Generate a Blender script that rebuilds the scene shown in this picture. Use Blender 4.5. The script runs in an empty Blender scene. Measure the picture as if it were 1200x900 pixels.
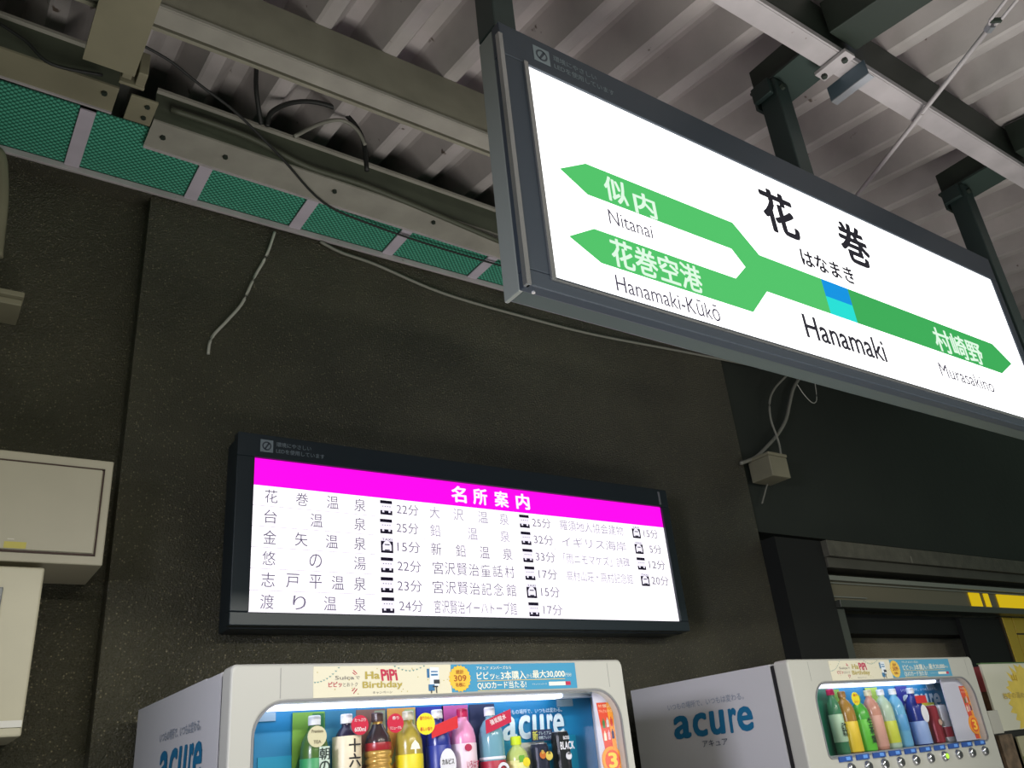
import bpy, bmesh, math, random
from mathutils import Vector, Matrix
random.seed(7)
C = bpy.context.scene.collection
SC = bpy.context.scene

# ------------------------------------------------------------------ camera
F_PX = 983.0
RX = Vector((0.822509941, 0.1691300561, 0.5430215659))      # world X, Y, Z seen in the lens frame (right, down, forward)
RY = Vector((-0.5615481455, 0.3929588784, 0.7281806096))
RZ = Vector((-0.0902279182, -0.9038685435, 0.4181872533))
EYE = Vector((0, 0, 1.55))
cam_d = bpy.data.cameras.new('camera'); cam = bpy.data.objects.new('camera', cam_d); C.objects.link(cam)
right = Vector((RX[0], RY[0], RZ[0])); up = -Vector((RX[1], RY[1], RZ[1])); back = -Vector((RX[2], RY[2], RZ[2]))
m = Matrix((right, up, back)).transposed().to_4x4(); m.translation = EYE
cam.matrix_world = m
cam_d.sensor_width = 36; cam_d.lens = F_PX * 36 / 1200; cam_d.clip_start = .02
SC.camera = cam

# ------------------------------------------------------------------ world, lights, exposure
w = bpy.data.worlds.new('night'); SC.world = w; w.use_nodes = True
w.node_tree.nodes['Background'].inputs[0].default_value = (0.62, 0.80, 0.66, 1)
w.node_tree.nodes['Background'].inputs[1].default_value = 0.22
def area(name, loc, target, sx, sy, power, col, spread=3.1416):
    l = bpy.data.lights.new(name, 'AREA'); l.shape = 'RECTANGLE'; l.size = sx; l.size_y = sy
    l.energy = power; l.color = col; l.spread = spread
    o = bpy.data.objects.new(name, l); C.objects.link(o); o.location = loc
    o.rotation_euler = (Vector(target) - Vector(loc)).to_track_quat('-Z', 'Y').to_euler()
    return o
area('platform_tube_lamp', (1.9, -1.3, 3.0), (1.9, 2.2, .75), 5.0, .12, 42, (1.0, .96, .86), 1.75)
area('track_side_lamp', (5.6, -1.6, 1.6), (3.0, 1.2, 4.0), 1.6, .6, 9, (.86, .84, 1.0))
area('platform_floor_bounce', (1.9, .6, .2), (1.9, 1.2, 4.0), 3.2, 1.4, 38, (1.0, .96, .90), 1.9)
area('machine_side_fill', (-1.8, .3, 2.2), (2.64, 2.5, 1.6), .6, .4, 10, (.86, .85, 1.0), 1.0)  # unseen fill light added to brighten the right machine's side
SC.view_settings.view_transform = 'Standard'; SC.view_settings.look = 'None'
SC.view_settings.gamma = 1; SC.view_settings.use_curve_mapping = False
SC.view_settings.exposure = 0.0

# ------------------------------------------------------------------ helpers
def at(px, py, **k):                      # photo pixel -> point on a world plane x= / y= / z=
    d = Vector((px - 600, py - 450, F_PX))
    r = Vector((RX.dot(d), RY.dot(d), RZ.dot(d)))
    for a, v in k.items():
        i = 'xyz'.index(a); t = (v - EYE[i]) / r[i]
    return EYE + r * t
def lin(c):
    c = c / 255
    return c / 12.92 if c <= .04045 else ((c + .055) / 1.055) ** 2.4
def rgb(r, g, b): return (lin(r), lin(g), lin(b), 1)
MATS = {}
def mat(name, col, rough=.6, metal=0, emit=0, var=0, scale=8, bump=0, bscale=60, alpha=None, trans=0, spots=None):
    if name in MATS: return MATS[name]
    M = bpy.data.materials.new(name); M.use_nodes = True; nt = M.node_tree; N = nt.nodes; L = nt.links
    b = N['Principled BSDF']
    col = rgb(*col)
    b.inputs['Base Color'].default_value = col; b.inputs['Roughness'].default_value = rough; b.inputs['Metallic'].default_value = metal
    tc = N.new('ShaderNodeTexCoord')
    last = None
    if var:
        n = N.new('ShaderNodeTexNoise'); n.inputs['Scale'].default_value = scale; n.inputs['Detail'].default_value = 6
        L.new(tc.outputs['Object'], n.inputs['Vector'])
        r = N.new('ShaderNodeValToRGB'); r.color_ramp.elements[0].position = .3; r.color_ramp.elements[1].position = .7
        r.color_ramp.elements[0].color = tuple(c * (1 - var) for c in col[:3]) + (1,)
        r.color_ramp.elements[1].color = tuple(min(1, c * (1 + var * .5)) for c in col[:3]) + (1,)
        L.new(n.outputs['Fac'], r.inputs['Fac']); last = r.outputs['Color']
        L.new(last, b.inputs['Base Color'])
    if spots:
        v = N.new('ShaderNodeTexNoise'); v.inputs['Scale'].default_value = spots[1]; v.inputs['Detail'].default_value = 3
        L.new(tc.outputs['Object'], v.inputs['Vector'])
        r2 = N.new('ShaderNodeValToRGB'); r2.color_ramp.elements[0].position = spots[2]; r2.color_ramp.elements[1].position = spots[2] + .04
        L.new(v.outputs['Fac'], r2.inputs['Fac'])
        mx = N.new('ShaderNodeMix'); mx.data_type = 'RGBA'
        L.new(r2.outputs['Color'], mx.inputs[0]); mx.inputs[7].default_value = rgb(*spots[0])
        if last: L.new(last, mx.inputs[6])
        else: mx.inputs[6].default_value = col
        L.new(mx.outputs[2], b.inputs['Base Color'])
    if bump:
        n = N.new('ShaderNodeTexNoise'); n.inputs['Scale'].default_value = bscale; n.inputs['Detail'].default_value = 4
        L.new(tc.outputs['Object'], n.inputs['Vector'])
        bp = N.new('ShaderNodeBump'); bp.inputs['Strength'].default_value = bump; bp.inputs['Distance'].default_value = .01
        L.new(n.outputs['Fac'], bp.inputs['Height']); L.new(bp.outputs['Normal'], b.inputs['Normal'])
    if emit:
        b.inputs['Emission Color'].default_value = col; b.inputs['Emission Strength'].default_value = emit
        b.inputs['Base Color'].default_value = (0, 0, 0, 1) if emit >= .9 else col
        b.inputs['Specular IOR Level'].default_value = 0.1
    if trans: b.inputs['Transmission Weight'].default_value = trans
    if alpha is not None: b.inputs['Alpha'].default_value = alpha
    MATS[name] = M
    return M

class MB:
    def __init__(s): s.v = []; s.f = []
    def box(s, a, b):
        x0, y0, z0 = a; x1, y1, z1 = b; n = len(s.v)
        if x0 > x1: x0, x1 = x1, x0
        if y0 > y1: y0, y1 = y1, y0
        if z0 > z1: z0, z1 = z1, z0
        s.v += [(x0,y0,z0),(x1,y0,z0),(x1,y1,z0),(x0,y1,z0),(x0,y0,z1),(x1,y0,z1),(x1,y1,z1),(x0,y1,z1)]
        s.f += [tuple(n+i for i in q) for q in ((0,3,2,1),(4,5,6,7),(0,1,5,4),(1,2,6,5),(2,3,7,6),(3,0,4,7))]
        return s
    def hexa(s, p):                        # 8 corners, bottom ring then top ring
        n = len(s.v); s.v += [tuple(q) for q in p]
        s.f += [tuple(n+i for i in q) for q in ((0,3,2,1),(4,5,6,7),(0,1,5,4),(1,2,6,5),(2,3,7,6),(3,0,4,7))]
        return s
    def prism(s, pts, d):                  # planar outline extruded by vector d
        n = len(s.v); k = len(pts); d = Vector(d)
        s.v += [tuple(p) for p in pts] + [tuple(Vector(p) + d) for p in pts]
        s.f += [tuple(range(n, n+k)), tuple(range(n+2*k-1, n+k-1, -1))]
        s.f += [(n+i, n+k+i, n+k+(i+1) % k, n+(i+1) % k) for i in range(k)]
        return s
    def tube(s, pts, r, seg=8):
        pts = [Vector(p) for p in pts]; rings = []
        for i, p in enumerate(pts):
            t = (pts[min(i+1, len(pts)-1)] - pts[max(i-1, 0)]).normalized()
            a = t.cross(Vector((0,0,1)) if abs(t.z) < .95 else Vector((1,0,0))).normalized(); b = t.cross(a)
            n = len(s.v); rr = r[i] if isinstance(r, (list, tuple)) else r
            s.v += [tuple(p + (a*math.cos(2*math.pi*j/seg) + b*math.sin(2*math.pi*j/seg)) * rr) for j in range(seg)]
            rings.append(n)
        for q in range(len(rings)-1):
            for j in range(seg):
                s.f.append((rings[q]+j, rings[q]+(j+1) % seg, rings[q+1]+(j+1) % seg, rings[q+1]+j))
        s.f.append(tuple(rings[0]+j for j in range(seg-1, -1, -1))); s.f.append(tuple(rings[-1]+j for j in range(seg)))
        return s
    def lathe(s, prof, c=(0,0,0), seg=20, axis='z', a0=0, a1=2*math.pi):
        full = abs(a1-a0-2*math.pi) < 1e-6; cnt = seg if full else seg+1; n = len(s.v)
        for r, z in prof:
            for j in range(cnt):
                a = a0 + (a1-a0)*j/seg
                if axis == 'z': s.v.append((c[0]+r*math.cos(a), c[1]+r*math.sin(a), c[2]+z))
                else: s.v.append((c[0]+r*math.cos(a), c[1]+z, c[2]+r*math.sin(a)))
        for i in range(len(prof)-1):
            for j in range(seg):
                k = (j+1) % cnt
                s.f.append((n+i*cnt+j, n+i*cnt+k, n+(i+1)*cnt+k, n+(i+1)*cnt+j))
        return s
    def build(s, name, m, parent=None, smooth=False, bevel=0, seg=2):
        me = bpy.data.meshes.new(name); me.from_pydata(s.v, [], s.f); me.validate()
        bm = bmesh.new(); bm.from_mesh(me); bmesh.ops.recalc_face_normals(bm, faces=bm.faces)
        bm.to_mesh(me); bm.free()
        me.materials.append(m)
        if smooth:
            for p in me.polygons: p.use_smooth = True
        o = bpy.data.objects.new(name, me); C.objects.link(o)
        if bevel:
            md = o.modifiers.new('bevel', 'BEVEL'); md.width = bevel; md.segments = seg; md.limit_method = 'ANGLE'; md.angle_limit = math.radians(40)
        if parent: o.parent = parent
        return o
def tag(o, label=None, cat=None, group=None, kind=None):
    if label: o['label'] = label
    if cat: o['category'] = cat
    if group: o['group'] = group
    if kind: o['kind'] = kind
    return o
def empty(name, loc, label, cat, group=None):
    o = bpy.data.objects.new(name, None); C.objects.link(o); o.location = loc; o.empty_display_size = .1
    tag(o, label, cat, group); return o
def local(parent, *objs):                 # parts are modelled in world coordinates: bring them under the thing's origin
    bpy.context.view_layer.update()
def P(parent, mb, name, m, **k):          # part under an Empty at parent.location (no rotation)
    off = Vector(parent.location); q = parent.parent
    while q: off += Vector(q.location); q = q.parent
    mb.v = [tuple(Vector(v) - off) for v in mb.v]
    return mb.build(name, m, parent, **k)

TXT = {}
def text_mesh(s, bold=0, shear=0):
    key = (s, bold, shear)
    if key in TXT: return TXT[key]
    cu = bpy.data.curves.new('t', 'FONT'); cu.body = s; cu.size = 1; cu.offset = bold; cu.shear = shear; cu.resolution_u = 3
    o = bpy.data.objects.new('t', cu); C.objects.link(o)
    dg = bpy.context.evaluated_depsgraph_get(); me = bpy.data.meshes.new_from_object(o.evaluated_get(dg))
    data = ([tuple(v.co) for v in me.vertices], [tuple(p.vertices) for p in me.polygons])
    bpy.data.objects.remove(o); bpy.data.curves.remove(cu); bpy.data.meshes.remove(me)
    TXT[key] = data; return data
def text_mb(items, mbx=None):
    """items: (string, origin point, u vector, v vector, width, height, bold[, shear]); the text's box is fitted to width x height"""
    mb = mbx or MB()
    for it in items:
        s, o, u, v, W, H, bold = it[:7]; sh = it[7] if len(it) > 7 else 0
        V, Fc = text_mesh(s, 0, sh)
        xs = [p[0] for p in V]; ys = [p[1] for p in V]
        x0, x1, y0, y1 = min(xs), max(xs), min(ys), max(ys)
        if H is None: sx = sy = W / (x1-x0); H = (y1-y0)*sy
        elif W is None: sx = sy = H / (y1-y0)
        else: sx = W/(x1-x0); sy = H/(y1-y0)
        o = Vector(o); u = Vector(u); v = Vector(v); nrm = u.cross(v).normalized()
        k = bold*.8; shifts = [(0, 0)] if not bold else [(0, 0), (k, 0), (-k, 0), (0, k*.7), (0, -k*.7), (k*.7, k*.6), (-k*.7, k*.6), (k*.7, -k*.6), (-k*.7, -k*.6)]
        for q, (dx, dz) in enumerate(shifts):
            n = len(mb.v)
            mb.v += [tuple(o + u*((p[0]-x0+dx)*sx) + v*((p[1]-y0+dz)*sy) + nrm*(q*.00003)) for p in V]
            mb.f += [tuple(n+i for i in f) for f in Fc]
    return mb
UX = (1,0,0); UZ = (0,0,1)
def PT(parent, items, m, name='lettering'):
    off = Vector(parent.location); o = None
    for it in items:
        o = PT1(parent, [it], m, name, off)
    return o
def PT1(parent, items, m, name, off):
    mb = text_mb(items)
    me = bpy.data.meshes.new(name); me.from_pydata([tuple(Vector(v)-off) for v in mb.v], [], mb.f)
    me.materials.append(m); o = bpy.data.objects.new(name, me); C.objects.link(o); o.parent = parent
    return o

# ------------------------------------------------------------------ materials
M_roof = mat('roof_paint', (176, 170, 168), .55, var=.25, scale=3, bump=.15, bscale=30, spots=((96, 84, 76), 14, .70))
M_steel = mat('pale_steel_paint', (176, 170, 172), .5, var=.18, scale=6, spots=((92, 78, 66), 22, .70))
M_darksteel = mat('dark_green_steel', (36, 46, 38), .55, var=.2, scale=5)
M_beige = mat('beige_paint', (134, 130, 108), .6, var=.2, scale=3)
M_post = mat('teal_grey_post', (40, 54, 52), .45, var=.1, scale=9)
M_galv = mat('galvanised', (160, 162, 168), .35, .6, var=.15, scale=12)
M_black = mat('black_cable', (30, 32, 30), .6)
M_greycable = mat('grey_cable', (128, 128, 118), .6)
M_whitewire = mat('white_wire', (190, 190, 180), .5)
M_alu = mat('alu_dark', (78, 88, 88), .4, .3)
M_frame = mat('sign_frame', (58, 66, 76), .4, .3)
M_ink = mat('ink', (20, 18, 38), .8)
M_inkgrey = mat('thin_ink', (66, 62, 84), .8)

def stucco(name, col, speck):
    M = bpy.data.materials.new(name); M.use_nodes = True; nt = M.node_tree; N = nt.nodes; L = nt.links; b = N['Principled BSDF']
    tc = N.new('ShaderNodeTexCoord')
    v = N.new('ShaderNodeTexVoronoi'); v.inputs['Scale'].default_value = 150; L.new(tc.outputs['Object'], v.inputs['Vector'])
    n = N.new('ShaderNodeTexNoise'); n.inputs['Scale'].default_value = 300; n.inputs['Detail'].default_value = 3; L.new(tc.outputs['Object'], n.inputs['Vector'])
    ad = N.new('ShaderNodeMath'); ad.operation = 'ADD'; L.new(v.outputs['Distance'], ad.inputs[0]); L.new(n.outputs['Fac'], ad.inputs[1])
    bp = N.new('ShaderNodeBump'); bp.inputs['Strength'].default_value = 1; bp.inputs['Distance'].default_value = .006
    L.new(ad.outputs[0], bp.inputs['Height']); L.new(bp.outputs['Normal'], b.inputs['Normal'])
    n2 = N.new('ShaderNodeTexNoise'); n2.inputs['Scale'].default_value = 2.2; n2.inputs['Detail'].default_value = 6; L.new(tc.outputs['Object'], n2.inputs['Vector'])
    r = N.new('ShaderNodeValToRGB'); r.color_ramp.elements[0].position = .3; r.color_ramp.elements[1].position = .72
    c = rgb(*col); r.color_ramp.elements[0].color = tuple(x*.62 for x in c[:3])+(1,); r.color_ramp.elements[1].color = tuple(x*1.25 for x in c[:3])+(1,)
    L.new(n2.outputs['Fac'], r.inputs['Fac'])
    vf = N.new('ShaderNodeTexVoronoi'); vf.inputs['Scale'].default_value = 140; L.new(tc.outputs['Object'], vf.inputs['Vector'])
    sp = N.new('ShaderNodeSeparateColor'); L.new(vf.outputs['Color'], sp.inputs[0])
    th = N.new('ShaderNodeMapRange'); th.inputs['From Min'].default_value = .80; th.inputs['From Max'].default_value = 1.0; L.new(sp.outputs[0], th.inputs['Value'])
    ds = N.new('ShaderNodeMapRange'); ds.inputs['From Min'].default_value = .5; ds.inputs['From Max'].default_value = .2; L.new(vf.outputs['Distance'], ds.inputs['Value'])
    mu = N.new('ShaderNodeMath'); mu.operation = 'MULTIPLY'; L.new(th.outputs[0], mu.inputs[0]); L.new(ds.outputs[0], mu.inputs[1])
    mx = N.new('ShaderNodeMix'); mx.data_type = 'RGBA'; L.new(mu.outputs[0], mx.inputs[0]); L.new(r.outputs['Color'], mx.inputs[6]); mx.inputs[7].default_value = rgb(146, 138, 112)  # pale flecks painted into the colour for glints off the rough stucco
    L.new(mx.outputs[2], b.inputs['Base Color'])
    b.inputs['Roughness'].default_value = .3; b.inputs['Specular IOR Level'].default_value = speck
    return M
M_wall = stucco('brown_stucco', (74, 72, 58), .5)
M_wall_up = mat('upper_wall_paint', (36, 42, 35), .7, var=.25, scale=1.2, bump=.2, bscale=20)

# ------------------------------------------------------------------ setting
YW = 3.075                                   # back wall plane
tag(MB().box((-4, -4, -.1), (9, 4.4, 0)).build('floor', mat('platform_asphalt', (120, 116, 110), .8, var=.2, scale=4, bump=.3, bscale=90)), kind='structure')

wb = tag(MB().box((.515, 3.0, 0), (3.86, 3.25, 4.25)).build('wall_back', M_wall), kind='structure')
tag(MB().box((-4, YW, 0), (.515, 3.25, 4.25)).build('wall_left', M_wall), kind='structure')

# roof: ribs run in depth and rise gently towards the wall
SL = .138
def zr(y): return 3.848 + SL * (y - 1)      # underside of the ribs
def roof():
    mb = MB(); pitch = .2594; x0 = .845 - 12*pitch; prof = []
    for k in range(34):
        c = x0 + k*pitch
        prof += [(c-.030, 0), (c-.018, -.004), (c+.018, -.004), (c+.030, 0), (c+.092, .118), (c+.102, .13), (c+.157, .13), (c+.167, .118)]
    ys = [-1.4, -.6, .2, 1.0, 1.7, 2.4, 3.25]
    n = len(prof)
    for layer in (0, .012):
        for y in ys:
            for x, dz in prof: mb.v.append((x, y, zr(y)+dz+layer))
    for i in range(len(ys)-1):
        for j in range(n-1):
            a = i*n+j; mb.f.append((a, a+1, a+n+1, a+n))
    o = mb.build('ceiling', M_roof); return tag(o, kind='structure')
roof()

# ------------------------------------------------------------------ roof steel
def beam(name, label, y, zb, zt, x0, x1, depth, lip, m, mweb):
    t = empty(name, (x0, y, zb), label, 'roof beam')
    P(t, MB().box((x0, y, zb+.006), (x1, y+.008, zt)), 'web', mweb)
    P(t, MB().box((x0, y+.001, zb), (x1, y+depth, zb+.006)), 'flange', m)
    P(t, MB().box((x0, y-.006, zb), (x1, y-.0001, zb+lip)), 'lip', m)
    return t
b1 = beam('roof_purlin', 'white flanged roof purlin with dark web crossing above the station sign', 1.0, 3.640, 3.842, -.5, 7.5, .072, .022, M_steel, M_darksteel)
b2 = beam('roof_purlin', 'grey roof purlin with ribbed roof ends sitting on it, left of the station sign', 2.03, 3.772, 3.985, -2.5, 7.5, .07, .012, mat('grey_steel_paint', (150, 148, 138), .55, var=.15), mat('grey_web', (136, 134, 118), .6, var=.15))
# groove line under purlin flange
P(b2, MB().box((-2.5, 2.115, 3.775), (7.5, 2.13, 3.80)), 'stiffener', mat('grey_web', (0,0,0)))

# cross arms over the sign posts
def arm(x, label, w=.14):
    t = empty('cross_arm', (x, 1.12, 3.70), label, 'roof arm', 'dark arms over the sign posts')
    P(t, MB().box((x, 1.012, 3.70), (x+w, 1.31, 3.80)), 'web', M_darksteel, bevel=.004)
    P(t, MB().box((x-.012, 1.012, 3.69), (x+w+.012, 1.32, 3.70)), 'flange', mat('teal_steel', (46, 60, 56), .5))
    h_ = lambda y, d: zr(y) - d
    P(t, MB().hexa([(x-.006,-.6,h_(-.6,.16)),(x+w+.006,-.6,h_(-.6,.16)),(x+w+.006,.985,h_(.985,.16)),(x-.006,.985,h_(.985,.16)),(x-.006,-.6,h_(-.6,.02)),(x+w+.006,-.6,h_(-.6,.02)),(x+w+.006,.985,h_(.985,.02)),(x-.006,.985,h_(.985,.02))]), 'front_section', M_darksteel, bevel=.004)
    return t
arm(.955, 'dark roof arm above the first sign post, leftmost of three', .12)
arm(2.20, 'dark roof arm above the second sign post, in the middle of three')
arm(3.45, 'dark roof arm above the third sign post, rightmost of three')
t = empty('lit_flange_strip', (2.38, .3, 3.78), 'flange strip beside the dark middle roof arm, bluish light put into its colour', 'metal strip')
P(t, MB().hexa([(2.37,-.6,zr(-.6)-.06),(2.44,-.6,zr(-.6)-.06),(2.44,.97,zr(.97)-.06),(2.37,.97,zr(.97)-.06),(2.37,-.6,zr(-.6)-.052),(2.44,-.6,zr(-.6)-.052),(2.44,.97,zr(.97)-.052),(2.37,.97,zr(.97)-.052)]), 'strip', mat('bluish_lit_steel', (150, 170, 205), .4, var=.1))  # flange underside, with the bluish light on it put into the colour

# clamp and hanging plate on the purlin
t = empty('purlin_clamp', (2.27, 1.05, 3.62), 'small bolted clamp plate gripping the white purlin above the sign', 'clamp')
P(t, MB().box((2.245, .975, 3.622), (2.30, 1.10, 3.637)), 'plate', M_steel, bevel=.002)
for yy in (1.0, 1.082): P(t, MB().lathe([(0, -.012), (.010, -.012), (.010, 0)], (2.272, yy, 3.622), 6), 'bolt', M_darksteel)
t = empty('hanging_plate', (2.36, 1.04, 3.58), 'grey blue folded plate hanging crosswise below the white purlin', 'bracket')
P(t, MB().box((2.352, .975, 3.578), (2.357, 1.125, 3.638)), 'plate', mat('blue_grey_plate', (96, 112, 124), .4, .3))
P(t, MB().box((2.352, .975, 3.574), (2.385, 1.125, 3.578)), 'fold', M_galv)

# brace rod with turnbuckle
A = at(1005, 228, z=3.66); B = at(1160, 32, z=3.585); dr = (B - A).normalized()
t = empty('brace_rod', tuple(B), 'thin pale diagonal brace rod with a turnbuckle, crossing under the white purlin', 'brace rod')
P(t, MB().tube([A - dr*.55, A, B], .0085, 8), 'rod', M_steel, smooth=True)
side = dr.cross(Vector((0,0,1))).normalized(); upv = side.cross(dr)
P(t, MB().lathe([(.0, 0), (.014, 0), (.014, .02), (0, .02)], (0,0,0), 6).v and MB().tube([B - dr*.012, B + dr*.012], .015, 6), 'collar', M_galv)
for s_ in (-1, 1):
    P(t, MB().tube([B + side*.004*s_, B + dr*.03 + side*.018*s_, B + dr*.25 + side*.02*s_, B+dr*.3+side*.006*s_], .0055, 6), 'turnbuckle_bar', M_steel, smooth=True)
P(t, MB().tube([B + dr*.03 - side*.018, B + dr*.03 + side*.018], .009, 6), 'turnbuckle_nut', M_darksteel)
P(t, MB().tube([B + dr*.30, B + dr*.9], .0085, 8), 'rod', M_steel, smooth=True)

# girder coming over the camera and its bracket
t = empty('roof_girder', (.23, 1.0, 3.72), 'wide beige painted girder running overhead at the top left, before the net strip', 'girder')
P(t, MB().box((.150, .8, 3.72), (.305, 2.02, 3.74)).box((.150, 2.02, 3.72), (.305, 2.30, 3.74)), 'flange', M_beige)
P(t, MB().box((.22, .8, 3.74), (.236, 2.0, 3.80)).box((.22, 2.16, 3.74), (.236, 2.30, 3.98)), 'web', M_beige)
t = empty('beam_bracket', (.31, 2.34, 3.74), 'small notched beige bracket at the end of the wide overhead girder', 'bracket')
P(t, MB().box((.275, 2.31, 3.765), (.305, 2.37, 3.85)), 'cheek', M_beige, bevel=.003)
P(t, MB().box((.318, 2.31, 3.755), (.348, 2.38, 3.85)), 'cheek', M_beige, bevel=.003)
P(t, MB().box((.270, 2.372, 3.75), (.350, 2.385, 3.86)), 'plate', M_beige, bevel=.003)

# eaves channel along the net strip: left length, splice plate, right length
def channel(name, label, pa, pb, m, zb, zt, wy):
    # pa, pb : (x, y) ends of the front face ; sits slightly askew like the photograph
    (xa, ya), (xb, yb) = pa, pb
    t = empty(name, (xa, ya, zb), label, 'channel')
    P(t, MB().hexa([(xa,ya,zb),(xb,yb,zb),(xb,yb+wy,zb),(xa,ya+wy,zb),(xa,ya,zb+.008),(xb,yb,zb+.008),(xb,yb+wy,zb+.008),(xa,ya+wy,zb+.008)]), 'flange', m)
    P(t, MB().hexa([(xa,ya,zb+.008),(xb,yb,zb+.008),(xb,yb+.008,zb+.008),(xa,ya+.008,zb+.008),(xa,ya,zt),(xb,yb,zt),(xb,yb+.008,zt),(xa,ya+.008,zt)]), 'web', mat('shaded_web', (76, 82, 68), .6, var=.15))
    P(t, MB().hexa([(xa,ya-.018,zt),(xb,yb-.018,zt),(xb,yb+.012,zt),(xa,ya+.012,zt),(xa,ya-.018,zt+.012),(xb,yb-.018,zt+.012),(xb,yb+.012,zt+.012),(xa,ya+.012,zt+.012)]), 'top_lip', mat('grey_steel_paint', (0,0,0)))
    P(t, MB().hexa([(xa,ya+wy,zb-.006),(xb,yb+wy,zb-.006),(xb,yb+wy+.008,zb-.006),(xa,ya+wy+.008,zb-.006),(xa,ya+wy,zb+.016),(xb,yb+wy,zb+.016),(xb,yb+wy+.008,zb+.016),(xa,ya+wy+.008,zb+.016)]), 'edge_lip', M_steel)
    return t
ZN = 3.82
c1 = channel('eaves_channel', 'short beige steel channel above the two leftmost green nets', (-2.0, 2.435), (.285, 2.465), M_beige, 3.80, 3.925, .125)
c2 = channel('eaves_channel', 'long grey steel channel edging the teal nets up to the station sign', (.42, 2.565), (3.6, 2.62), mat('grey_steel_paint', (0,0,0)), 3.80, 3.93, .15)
t = empty('splice_plate', (.38, 2.5, 3.80), 'small bolted splice plate joining the two lengths of eaves channel', 'plate')
P(t, MB().box((.325, 2.47, 3.795), (.415, 2.60, 3.805)), 'plate', M_beige, bevel=.002)
for a in (2.50, 2.56): P(t, MB().lathe([(0,-.008), (.009,-.008), (.009,0)], (.385, a, 3.795), 6), 'bolt', M_darksteel)
for i_, (c, xs_) in enumerate(((c1, (-.1, .245)), (c2, (.47, .70, 1.15, 1.62, 2.1)))):
    for x in xs_: P(c, MB().lathe([(0,-.010), (.010,-.010), (.010,0)], (x, c.location.y + .07, 3.80), 6), 'bolt', M_darksteel)

# net strip (soffit with green netting between pale cross bars)
def netmat():
    M = bpy.data.materials.new('green_net'); M.use_nodes = True; nt = M.node_tree; N = nt.nodes; L = nt.links; b = N['Principled BSDF']
    tc = N.new('ShaderNodeTexCoord'); mp = N.new('ShaderNodeMapping'); mp.inputs['Rotation'].default_value = (0, 0, .785); mp.inputs['Scale'].default_value = (1, 1, 1)
    L.new(tc.outputs['Object'], mp.inputs['Vector'])
    v = N.new('ShaderNodeTexVoronoi'); v.voronoi_dimensions = '2D'; v.inputs['Scale'].default_value = 66; v.inputs['Randomness'].default_value = 0
    L.new(mp.outputs['Vector'], v.inputs['Vector'])
    r = N.new('ShaderNodeValToRGB'); r.color_ramp.elements[0].position = .30; r.color_ramp.elements[1].position = .46
    r.color_ramp.elements[0].color = rgb(92, 184, 156); r.color_ramp.elements[1].color = rgb(34, 104, 82)
    L.new(v.outputs['Distance'], r.inputs['Fac']); L.new(r.outputs['Color'], b.inputs['Base Color'])
    bp = N.new('ShaderNodeBump'); bp.inputs['Distance'].default_value = .003; bp.invert = True
    L.new(v.outputs['Distance'], bp.inputs['Height']); L.new(bp.outputs['Normal'], b.inputs['Normal'])
    b.inputs['Roughness'].default_value = .5
    return M
M_net = netmat()
M_bar = mat('lilac_bar', (196, 188, 200), .5, var=.1)
ns = empty('net_soffit', (1.0, 2.86, ZN), 'long soffit strip of green netting between pale cross bars, above the dark wall', 'soffit')
xb = [at(px, py, z=ZN).x for px, py in ((97,150), (234,210), (358,247), (468,280), (567,311))]
xb = [xb[0] - .33, ] + xb + [xb[-1] + .42, xb[-1] + .84, xb[-1]+1.3]
YF = 2.975
for x in xb: P(ns, MB().box((x-.026, 2.64, ZN-.009), (x+.026, YF, ZN)), 'cross_bar', M_bar, bevel=.002)
for a, b in zip(xb[:-1], xb[1:]): P(ns, MB().box((a+.027, 2.64, ZN+.002), (b-.027, YF, ZN+.008)), 'net_panel', M_net)
P(ns, MB().box((xb[0]-.1, YF, ZN-.026), (xb[-1]+.1, YF+.014, ZN)), 'edge_rail', M_steel, bevel=.002)
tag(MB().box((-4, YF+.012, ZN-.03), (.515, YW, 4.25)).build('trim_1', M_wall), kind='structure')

# ------------------------------------------------------------------ cables
def cable(name, pts, r, m, label, cat='cable', smooth_n=6):
    pts = [Vector(p) for p in pts]; out = []
    for i in range(len(pts)-1):
        p0 = pts[max(i-1,0)]; p1 = pts[i]; p2 = pts[i+1]; p3 = pts[min(i+2,len(pts)-1)]
        for j in range(smooth_n):
            t = j/smooth_n
            out.append(.5*((2*p1)+(p2-p0)*t+(2*p0-5*p1+4*p2-p3)*t*t+(3*p1-p0-3*p2+p3)*t**3))
    out.append(pts[-1])
    return tag(MB().tube(out, r, 7).build(name, m, smooth=True), label, cat)
cable('cable', [at(313,148,y=2.50), at(318,132,y=2.48), at(340,121,y=2.47), at(370,120,y=2.46), at(402,132,y=2.46), at(424,160,y=2.48), at(430,200,y=2.50)], .010, M_black, 'thick black cable looping in an arch below the roof')
cable('cable', [at(345,160,y=2.44), at(375,145,y=2.44), at(400,141,y=2.44), at(418,152,y=2.44), at(428,170,y=2.45)], .008, M_greycable, 'thin grey cable curving inside the black cable arch')
cable('cable', [at(301,70,y=2.40), at(300,100,y=2.42), at(302,120,y=2.45), at(306,146,y=2.5)], .009, M_black, 'short dark cable dropping beside the arched black cable')
cable('cable', [at(165,52,z=3.78), at(200,72,z=3.78), at(235,100,z=3.785), at(280,135,z=3.785), at(330,185,z=3.785), at(380,238,z=3.785), at(440,265,z=3.785), at(520,292,z=3.785), at(600,315,z=3.785)], .005, M_black, 'thin dark wire slanting down across the teal nets')
cable('cable', [at(0,28,y=2.43), at(30,48,y=2.43), at(60,75,y=2.43), at(120,88,y=2.44)], .006, M_black, 'dark wire draped over the beige channel at the far left')
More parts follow.
